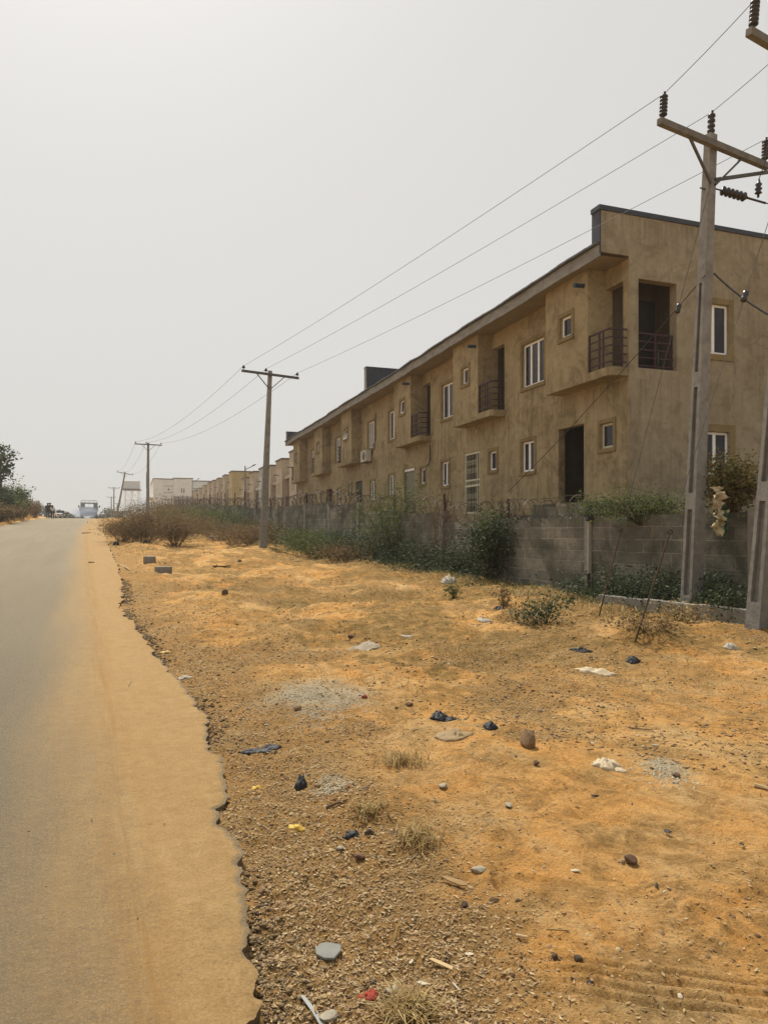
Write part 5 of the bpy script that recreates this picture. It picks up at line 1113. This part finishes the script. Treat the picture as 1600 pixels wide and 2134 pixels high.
RB = noisy('brown_stone',C4(.25,.165,.085),C4(.15,.095,.05),30,.9,.4,.005); RR = noisy('reddish_stone',C4(.16,.09,.055),C4(.09,.055,.038),35,.9,.4,.005); RG = noisy('grey_stone',C4(.34,.30,.22),C4(.22,.19,.14),30,.9,.3,.004); RD = noisy('dark_stone',C4(.05,.036,.025),C4(.09,.06,.04),30,.9,.4,.004)
rock(1100,1556,.125,'largest brown angular rock standing alone on the right of the dirt',RB,1.35,el=.8)
rock(1313,1797,.062,'reddish rounded stone beside the tyre tracks on the sandy ground',RR,.9)
rock(995,1815,.075,'flat pale grey stone in the litter, right of centre',RG,.4); rock(1117,1592,.045,'small pinkish brick bit below the largest rock',RR,.8)
rock(923,1638,.065,'flat pale stone chip below the largest rock, to its left',RG,.35); rock(967,1892,.042,'blackish round stone lying right of the brown sole-shaped piece',RD,1.0); rock(1030,1880,.045,'grey-brown stone right of the blackish round one',RB,.8)
rock(708,1768,.055,'flat whitish stone just below the yellow bag and right of it',RG,.35); rock(770,1740,.055,'dark brown stone right of the crumpled black bag in the litter',RD,.8); rock(822,1740,.05,'dark flat stone, rightmost of the dark bits by the bag',RD,.6)
rock(750,1788,.058,'rusty dark flat stone below the dark bits in the litter',RR,.5); rock(768,1957,.035,'smooth grey oval pebble in the lower litter',RG,.7); rock(778,2052,.028,'black round pebble just above the red rag',RD,1.0)
rock(815,2066,.055,'flat grey stone right of the red rag',RG,.4); rock(625,1893,.045,'pinkish pebble right of the asphalt edge in the lower litter',RB,.8); rock(683,2124,.065,'grey flat stone beside the metal strip at the bottom',RG,.5); rock(545,1860,.05,'tan stone close to the broken asphalt edge',RB,.7)
rock(1365,1555,.05,'small pale flat stone out on the bare right side',RG,.4); rock(1408,1618,.06,'tan brick fragment by the right-hand grey chippings',RR,.6); rock(1406,1632,.045,'pale flat stone below the tan brick fragment',RG,.5); rock(1060,1680,.055,'dark chip with pale top, in the middle of the dirt',RG,.5)
rock(1123,1482,.10,'flat dark grey stone above the largest rock',RB,.25); rock(470,1237,.16,'dark red brick lump on the pale dirt by the road',RR,.8); rock(620,1478,.09,'olive clod at the left side of the grey gravel',RB,.6); rock(758,1455,.06,'small red chip at the right side of the grey gravel',noisy('red_chip',C4(.28,.06,.035),C4(.2,.045,.03),20,.8,.2),.8)
rock(853,1470,.07,'brown clod between the grey gravel and the black bag',RR,.7); rock(1205,2000,.04,'small dark stone on the sandy ground at lower right',RD,.6); rock(1155,1995,.03,'tiny dark stone left of the one on the sandy ground',RD,.7); rock(500,1170,.15,'dark clod beside the far mound',RD,.6); rock(735,1330,.16,'low reddish clod left of the pale rubble heap',RR,.5)
def block(px,py,l,w,h,rz,label):
    p = gp(px,py); o = empty('concrete_block',p,rz,label,'concrete block'); MB().box(-l/2,l/2,-w/2,w/2,-.03,h).build('body',M['conc2'],o,bevel=.012); return o
block(341,1194,.42,.22,.17,.15,'grey concrete block lying on the dirt, nearer to the camera of two'); block(312,1171,.36,.22,.17,.35,'grey concrete block with a broken end, farther of two by the road')
def crumple(px,py,w,d,h,mat,label,name='plastic_bag',cat='bag',rz=0,n=15,rag=.35,seed=1,lift=0,sheet=True):
    p = gp(px,py); rr = np.random.default_rng(seed+int(px)); g_ = np.linspace(-1,1,n); U,Vv = np.meshgrid(g_,g_)
    rad = np.hypot(U,Vv)+1e-6; a = np.arctan2(Vv,U); lim = 1-rag*(.5+.5*vn(a*1.6+seed,a*0+px*.1,seed)); k = np.maximum(np.abs(U),np.abs(Vv)); X = U/rad*k*lim; Y = Vv/rad*k*lim
    Z = h*(1-k**2)*(.45+.55*np.abs(fbm(U*2.6+seed,Vv*2.6,3,seed)))+h*.35*np.abs(vn(U*5+px,Vv*5,seed+3)); Zb = np.minimum(Z-.004,.0)
    c,s = math.cos(rz),math.sin(rz); xx = (X*w/2)*c-(Y*d/2)*s; yy = (X*w/2)*s+(Y*d/2)*c; gzz = ground_z(p.x+xx,p.y+yy)-p.z
    V = np.concatenate([np.stack([xx.ravel(),yy.ravel(),(gzz+Z+lift+.002).ravel()],-1),np.stack([xx.ravel(),yy.ravel(),(gzz-.004).ravel()],-1)])
    i,j = np.meshgrid(np.arange(n-1),np.arange(n-1),indexing='ij'); q = np.stack([i*n+j,i*n+j+1,(i+1)*n+j+1,(i+1)*n+j],-1).reshape(-1,4); m = n*n
    bd = [0*n+k_ for k_ in range(n)]+[k_*n+n-1 for k_ in range(1,n)]+[(n-1)*n+k_ for k_ in range(n-2,-1,-1)]+[k_*n for k_ in range(n-2,0,-1)]
    sd = np.array([(bd[k_],bd[k_]+m,bd[(k_+1)%len(bd)]+m,bd[(k_+1)%len(bd)]) for k_ in range(len(bd))]); o = npmesh(name,V,np.concatenate([q,q[:,::-1]+m,sd]),mat); o.location = p; return tag(o,label,cat)
BK = M['blackbag']; YE = noisy('yellow_film',C4(.62,.42,.07),C4(.45,.28,.04),16,.5,.2); RE = noisy('red_cloth',C4(.34,.05,.025),C4(.2,.03,.02),25,.8,.3); PW = noisy('dirty_white_cloth',C4(.55,.47,.33),C4(.40,.31,.19),14,.85,.3); RP = noisy('pale_rubble',C4(.36,.31,.23),C4(.25,.2,.14),20,.95,.4)
crumple(617,1726,.14,.09,.022,YE,'crumpled yellow plastic bag in the litter near the asphalt edge',seed=2,rz=-.4,rag=.6)
crumple(768,2080,.085,.075,.02,RE,'torn red rag at the bottom, above the dry tuft','rag','rag',seed=3,rag=.75,rz=.5); crumple(800,2080,.05,.02,.012,BK,'small black scrap touching the red rag',seed=4,rag=.6)
crumple(912,1497,.18,.16,.06,BK,'crumpled black bag with a trailing tail, right of the grey gravel',seed=5,rag=.5); crumple(935,1500,.15,.07,.025,BK,'flat black strip trailing from the black bag by the gravel','plastic_strip','plastic scrap',seed=6,rag=.4)
crumple(1022,1519,.14,.12,.05,BK,'crumpled black bag left of the largest rock',seed=7,rag=.5); crumple(628,1640,.10,.13,.06,BK,'dark upright black bag left of the pale chips in the litter',seed=8,rag=.4); crumple(731,1741,.11,.08,.035,BK,'bunched black bag among dark stones in the litter',seed=9,rag=.5)
crumple(545,1565,.34,.10,.025,BK,'long flattened black bag lying by the asphalt edge',seed=10,rag=.4,rz=.05); crumple(1208,1357,.35,.18,.04,BK,'black rag out on the far dirt before the kerb',seed=11,rag=.6); crumple(1316,1377,.22,.16,.05,BK,'smaller black scrap right of the far black rag',seed=12,rag=.6)
crumple(308,1132,.5,.35,.16,BK,'black bag under the edge of the big roadside bush',seed=13,rag=.5); crumple(243,1136,.35,.3,.2,BK,'dark bag by the left end of the roadside bush',seed=14,rag=.5); crumple(1040,1270,.25,.2,.1,BK,'black scrap in the grass below the full green bush',seed=15,rag=.5)
crumple(1240,1405,.50,.30,.05,PW,'long pale crumpled cloth lying on the far right dirt','cloth','cloth',seed=16,rag=.6,rz=-.5); crumple(1262,1597,.22,.17,.05,PW,'torn tan-white sack piece on the sandy right side','sack','sack',seed=17,rag=.5); crumple(1290,1606,.12,.08,.015,PW,'flat scrap beside the torn sack piece','sack_scrap','scrap',seed=18,rag=.6)
crumple(760,1352,.50,.42,.09,RP,'low heap of pale grey rubble in the middle of the dirt','rubble_heap','rubble',seed=19,rag=.4); crumple(848,1328,.22,.07,.02,M['white'],'small crumpled white packet right of the rubble heap','packet','packet',seed=20,rag=.4)
crumple(370,1111,.45,.3,.08,M['white'],'small white bag on the track right of the roadside bush',seed=21,rag=.4); crumple(441,1122,.50,.35,.2,M['white'],'round white bag on the track before the far scrub',seed=22,rag=.3); crumple(1010,1297,.30,.22,.06,M['white'],'scattered white paper scrap near the dark weed heap','paper','paper',seed=23,rag=.6); crumple(1520,1348,.25,.18,.05,M['white'],'white scrap on the hump near the nearest pole','paper','paper',seed=24,rag=.6)
crumple(935,1212,.5,.3,.14,M['white'],'white bag among the weeds left of the full green bush',seed=25,rag=.5); crumple(1295,1795,.04,.03,.01,M['litter'],'dry curled leaf touching the reddish rounded stone','dry_leaf','leaf',seed=26,rag=.4); crumple(535,1643,.09,.06,.015,YE,'pale yellow wrapper near the asphalt edge above the yellow bag','wrapper','wrapper',seed=27,rag=.6); crumple(385,1415,.2,.12,.03,M['white'],'white wrapper pressed into the dirt beside the asphalt edge','wrapper','wrapper',seed=28,rag=.6)
crumple(945,1535,.32,.26,.05,M['litter'],'loose pile of pale curled bark in the middle of the dirt','bark_pile','bark',seed=29,rag=.5); crumple(345,1360,.22,.10,.02,YE,'faded yellow scrap by the broken asphalt edge, farther up','wrapper','wrapper',seed=30,rag=.6)
def scraps(n, mat, name, label, cat, group, s0, s1, ypx):
    src = None
    for k in range(n):
        px, py = random.uniform(*ypx[0]), ypx[1][0]+(ypx[1][1]-ypx[1][0])*random.random()**1.3
        p = gp(px,py); r,t = inv(p.x,p.y)
        if t < float(edge(np.array([r]))[0])+.08: continue
        if src is None:
            src = crumple(px,py,.07,.05,.014,mat,label,name,cat,seed=41,rag=.6,n=7); src['group'] = group; o = src
        else: o = src.copy(); C.objects.link(o)
        o.location = p+Vector((0,0,.003)); s = random.uniform(s0,s1)*(.7+.10*p.y); o.scale = (s*random.uniform(.7,1.5),s*random.uniform(.5,1.2),s*random.uniform(.25,.6)); o.rotation_euler = (random.uniform(-.2,.2),random.uniform(-.2,.2),random.uniform(0,6.28))
scraps(30,M['blackbag'],'dark_scrap','small dark scrap trodden into the bare dirt','scrap','small dark scraps on the dirt',.3,.8,((420,1590),(1215,2050)))
scraps(26,noisy('pale_scrap',C4(.50,.43,.31),C4(.36,.29,.19),14,.85,.2),'pale_scrap','small pale scrap trodden into the bare dirt','scrap','small pale scraps on the dirt',.3,.75,((420,1590),(1215,2080)))
# flat plates, strips and sticks
def plate(px,py,outline,th,mat,label,name,cat,rz=0,tilt=(0,0),lift=.012):
    p = gp(px,py); m = MB(); n = len(outline); m.add([(x,y,0) for x,y in outline]+[(x,y,th) for x,y in outline],[tuple(range(n))[::-1],tuple(range(n,2*n))]+[(k,(k+1)%n,(k+1)%n+n,k+n) for k in range(n)])
    o = m.build(name,mat,None,bevel=min(th*.3,.003)); o.location = p+Vector((0,0,lift)); o.rotation_euler = (tilt[0],tilt[1],rz); return tag(o,label,cat)
plate(681,1996,[(-.048,.012),(-.03,.042),(.0,.05),(.045,.045),(.05,.015),(.035,-.03),(.0,-.036),(-.035,-.022)],.012,noisy('grey_rubber',C4(.21,.21,.18),C4(.16,.16,.14),12,.7,.1),'smooth grey rounded plate lying in the lower litter','flat_plate','plate',-.15,(.12,.05),.014)
plate(918,2017,[(-.045,.018),(-.03,.026),(.045,-.006),(.04,-.024),(-.02,.004)],.004,noisy('cardboard',C4(.52,.38,.20),C4(.42,.30,.15),14,.9,.1),'tan strip of cardboard right of the grey plate','cardboard_strip','cardboard',-.05,(.1,.1))
plate(945,1842,[(-.055,.04),(-.03,.035),(.03,.0),(.058,-.03),(.05,-.045),(.02,-.04),(-.03,.005)],.006,noisy('brown_sole',C4(.30,.19,.085),C4(.22,.14,.06),14,.85,.2),'brown sole-shaped flat piece in the litter','shoe_sole','sole',.05,(.06,0))
plate(650,2112,[(-.045,.06),(-.032,.064),(.02,-.01),(.055,-.075),(.035,-.075),(.0,-.01)],.003,noisy('grey_strip',C4(.30,.30,.28),C4(.24,.24,.22),9,.5,.05),'grey bent strip at the bottom edge by the asphalt','metal_strip','strip',.0,(.05,.05))
plate(880,2057,[(-.022,.006),(-.005,.012),(.022,-.006),(.0,-.010)],.003,noisy('pale_chip',C4(.5,.44,.33),C4(.4,.34,.24),14,.85,.1),'pale pointed chip right of the red rag','paper_scrap','scrap',0,(.1,0)); plate(656,1829,[(.006*math.cos(t),.006*math.sin(t)) for t in np.linspace(0,6.28,13)[:-1]],.003,M['white'],'tiny white bottle cap in the litter','bottle_cap','cap',0)
plate(1160,1945,[(-.04,.004),(.04,-.004),(.04,-.010),(-.04,-.002)],.006,M['straw'],'pale thin wooden stick on the sandy ground','wood_stick','stick',0) ; plate(950,2065,[(-.012,.02),(-.006,.022),(.014,-.02),(.008,-.022)],.004,M['white'],'thin white straw piece below the cardboard strip','drinking_straw','straw',0)
def stick(pts,r,mat,label,name='stick',cat='stick'): 
    q = [gp(a,b) for a,b in pts]; q = [v+Vector((0,0,r)) for v in q]; tag(MB().tube(q,[r]*(len(q)-1)+[r*.6],6).build(name,mat),label,cat)
stick([(250,1178),(262,1183),(272,1190)],.022,noisy('pale_wood',C4(.5,.38,.22),C4(.38,.28,.15),12,.9,.2),'pale bent stick beside the road near the blocks'); stick([(185,1173),(198,1173)],.02,M['bark'],'short dark stick on the dusty road edge'); stick([(172,1112),(190,1111)],.03,M['bark'],'dark stick at the asphalt edge before the spiky bush')
stick([(445,1182),(465,1183),(480,1181)],.03,M['bark'],'dark stick lying across the dirt track'); stick([(680,1685),(700,1677),(725,1668)],.007,M['drybark'],'thin dry twig among the pale chips'); stick([(728,2122),(740,2108),(752,2095)],.004,M['drybark'],'thin curved twig under the red rag'); stick([(1075,1952),(1100,1956)],.006,noisy('pale_wood',C4(.5,.38,.22),C4(.38,.28,.15)),'short pale stick lying left on the sandy ground'); stick([(268,1432),(275,1420)],.004,M['drybark'],'tiny twig on the dusty shoulder'); stick([(597,2104),(622,2112),(640,2122)],.004,M['drybark'],'long thin twig at the bottom by the grey strip')
stick([(1570,1640),(1590,1645),(1606,1650)],.012,noisy('pale_wood',C4(.5,.38,.22),C4(.38,.28,.15)),'pale stick at the right edge of the sandy ground'); stick([(1310,1518),(1360,1523)],.006,M['drybark'],'long thin twig on the bare right side')
# torn sack caught on the wall
p = at(1481,1022,11.4); sk = empty('torn_sack',(p.x,p.y-.12,0),.35,'torn white and green woven sack hanging on the wall beside the pale pole','sack')
def drape(name,z0,z1,cx,w0,w1,mat,sd,off=0):
    n,mv = 26,13; u = np.linspace(-1,1,mv); v = np.linspace(0,1,n); Vv,Uu = np.meshgrid(v,u,indexing='ij'); wd = (w0+(w1-w0)*Vv)*(1+.28*vn(Vv*6+sd,Uu*0+sd,sd))*(1-.75*sstep(.8,1.0,Vv))
    X = cx+Uu*wd+.015*vn(Vv*5,Vv*0+sd,sd+2)+.03*vn(Vv*9,Uu*2,sd+5); Yk = off-.06+.07*fbm(Uu*1.3+sd,Vv*7,4,sd)-.05*np.abs(vn(Uu*2.2,Vv*3.2,sd+7)); Zk = z0+(z1-z0)*Vv+.05*fbm(Uu*2.2,Vv*3+sd,3,sd+1)*(.4+Vv)
    V = np.concatenate([np.stack([X.ravel(),Yk.ravel(),Zk.ravel()],-1),np.stack([X.ravel(),Yk.ravel()+.012,Zk.ravel()],-1)]); a,b = np.meshgrid(np.arange(n-1),np.arange(mv-1),indexing='ij'); q = np.stack([a*mv+b,a*mv+b+1,(a+1)*mv+b+1,(a+1)*mv+b],-1).reshape(-1,4)
    return npmesh(name,V,np.concatenate([q,q[:,::-1]+n*mv]),mat,sk)
drape('cloth',2.26,1.84,.0,.09,.13,PW,3); drape('lower_cloth',1.92,1.52,.03,.12,.07,noisy('stained_sacking',C4(.50,.43,.28),C4(.30,.26,.13),9,.9,.2),11,-.01); drape('green_strip',1.96,1.55,.105,.012,.02,noisy('green_weave',C4(.05,.12,.07),C4(.035,.08,.05),20,.8,.1),17,-.02)

# ------------------------------------------------------------------ hazy air
HAZE = .0006
if HAZE:
    h = MB().box(-1000,1000,-1000,1000,-12,19); t = bpy.data.materials.new('dusty_air'); t.use_nodes = True; nn = t.node_tree.nodes; nn.remove(nn['Principled BSDF'])
    v = nn.new('ShaderNodeVolumePrincipled'); v.inputs['Color'].default_value = (.93,.90,.85,1); v.inputs['Density'].default_value = HAZE; v.inputs['Anisotropy'].default_value = .35
    t.node_tree.links.new(v.outputs[0], nn['Material Output'].inputs['Volume']); o = h.build('haze', t); tag(o, kind='stuff')
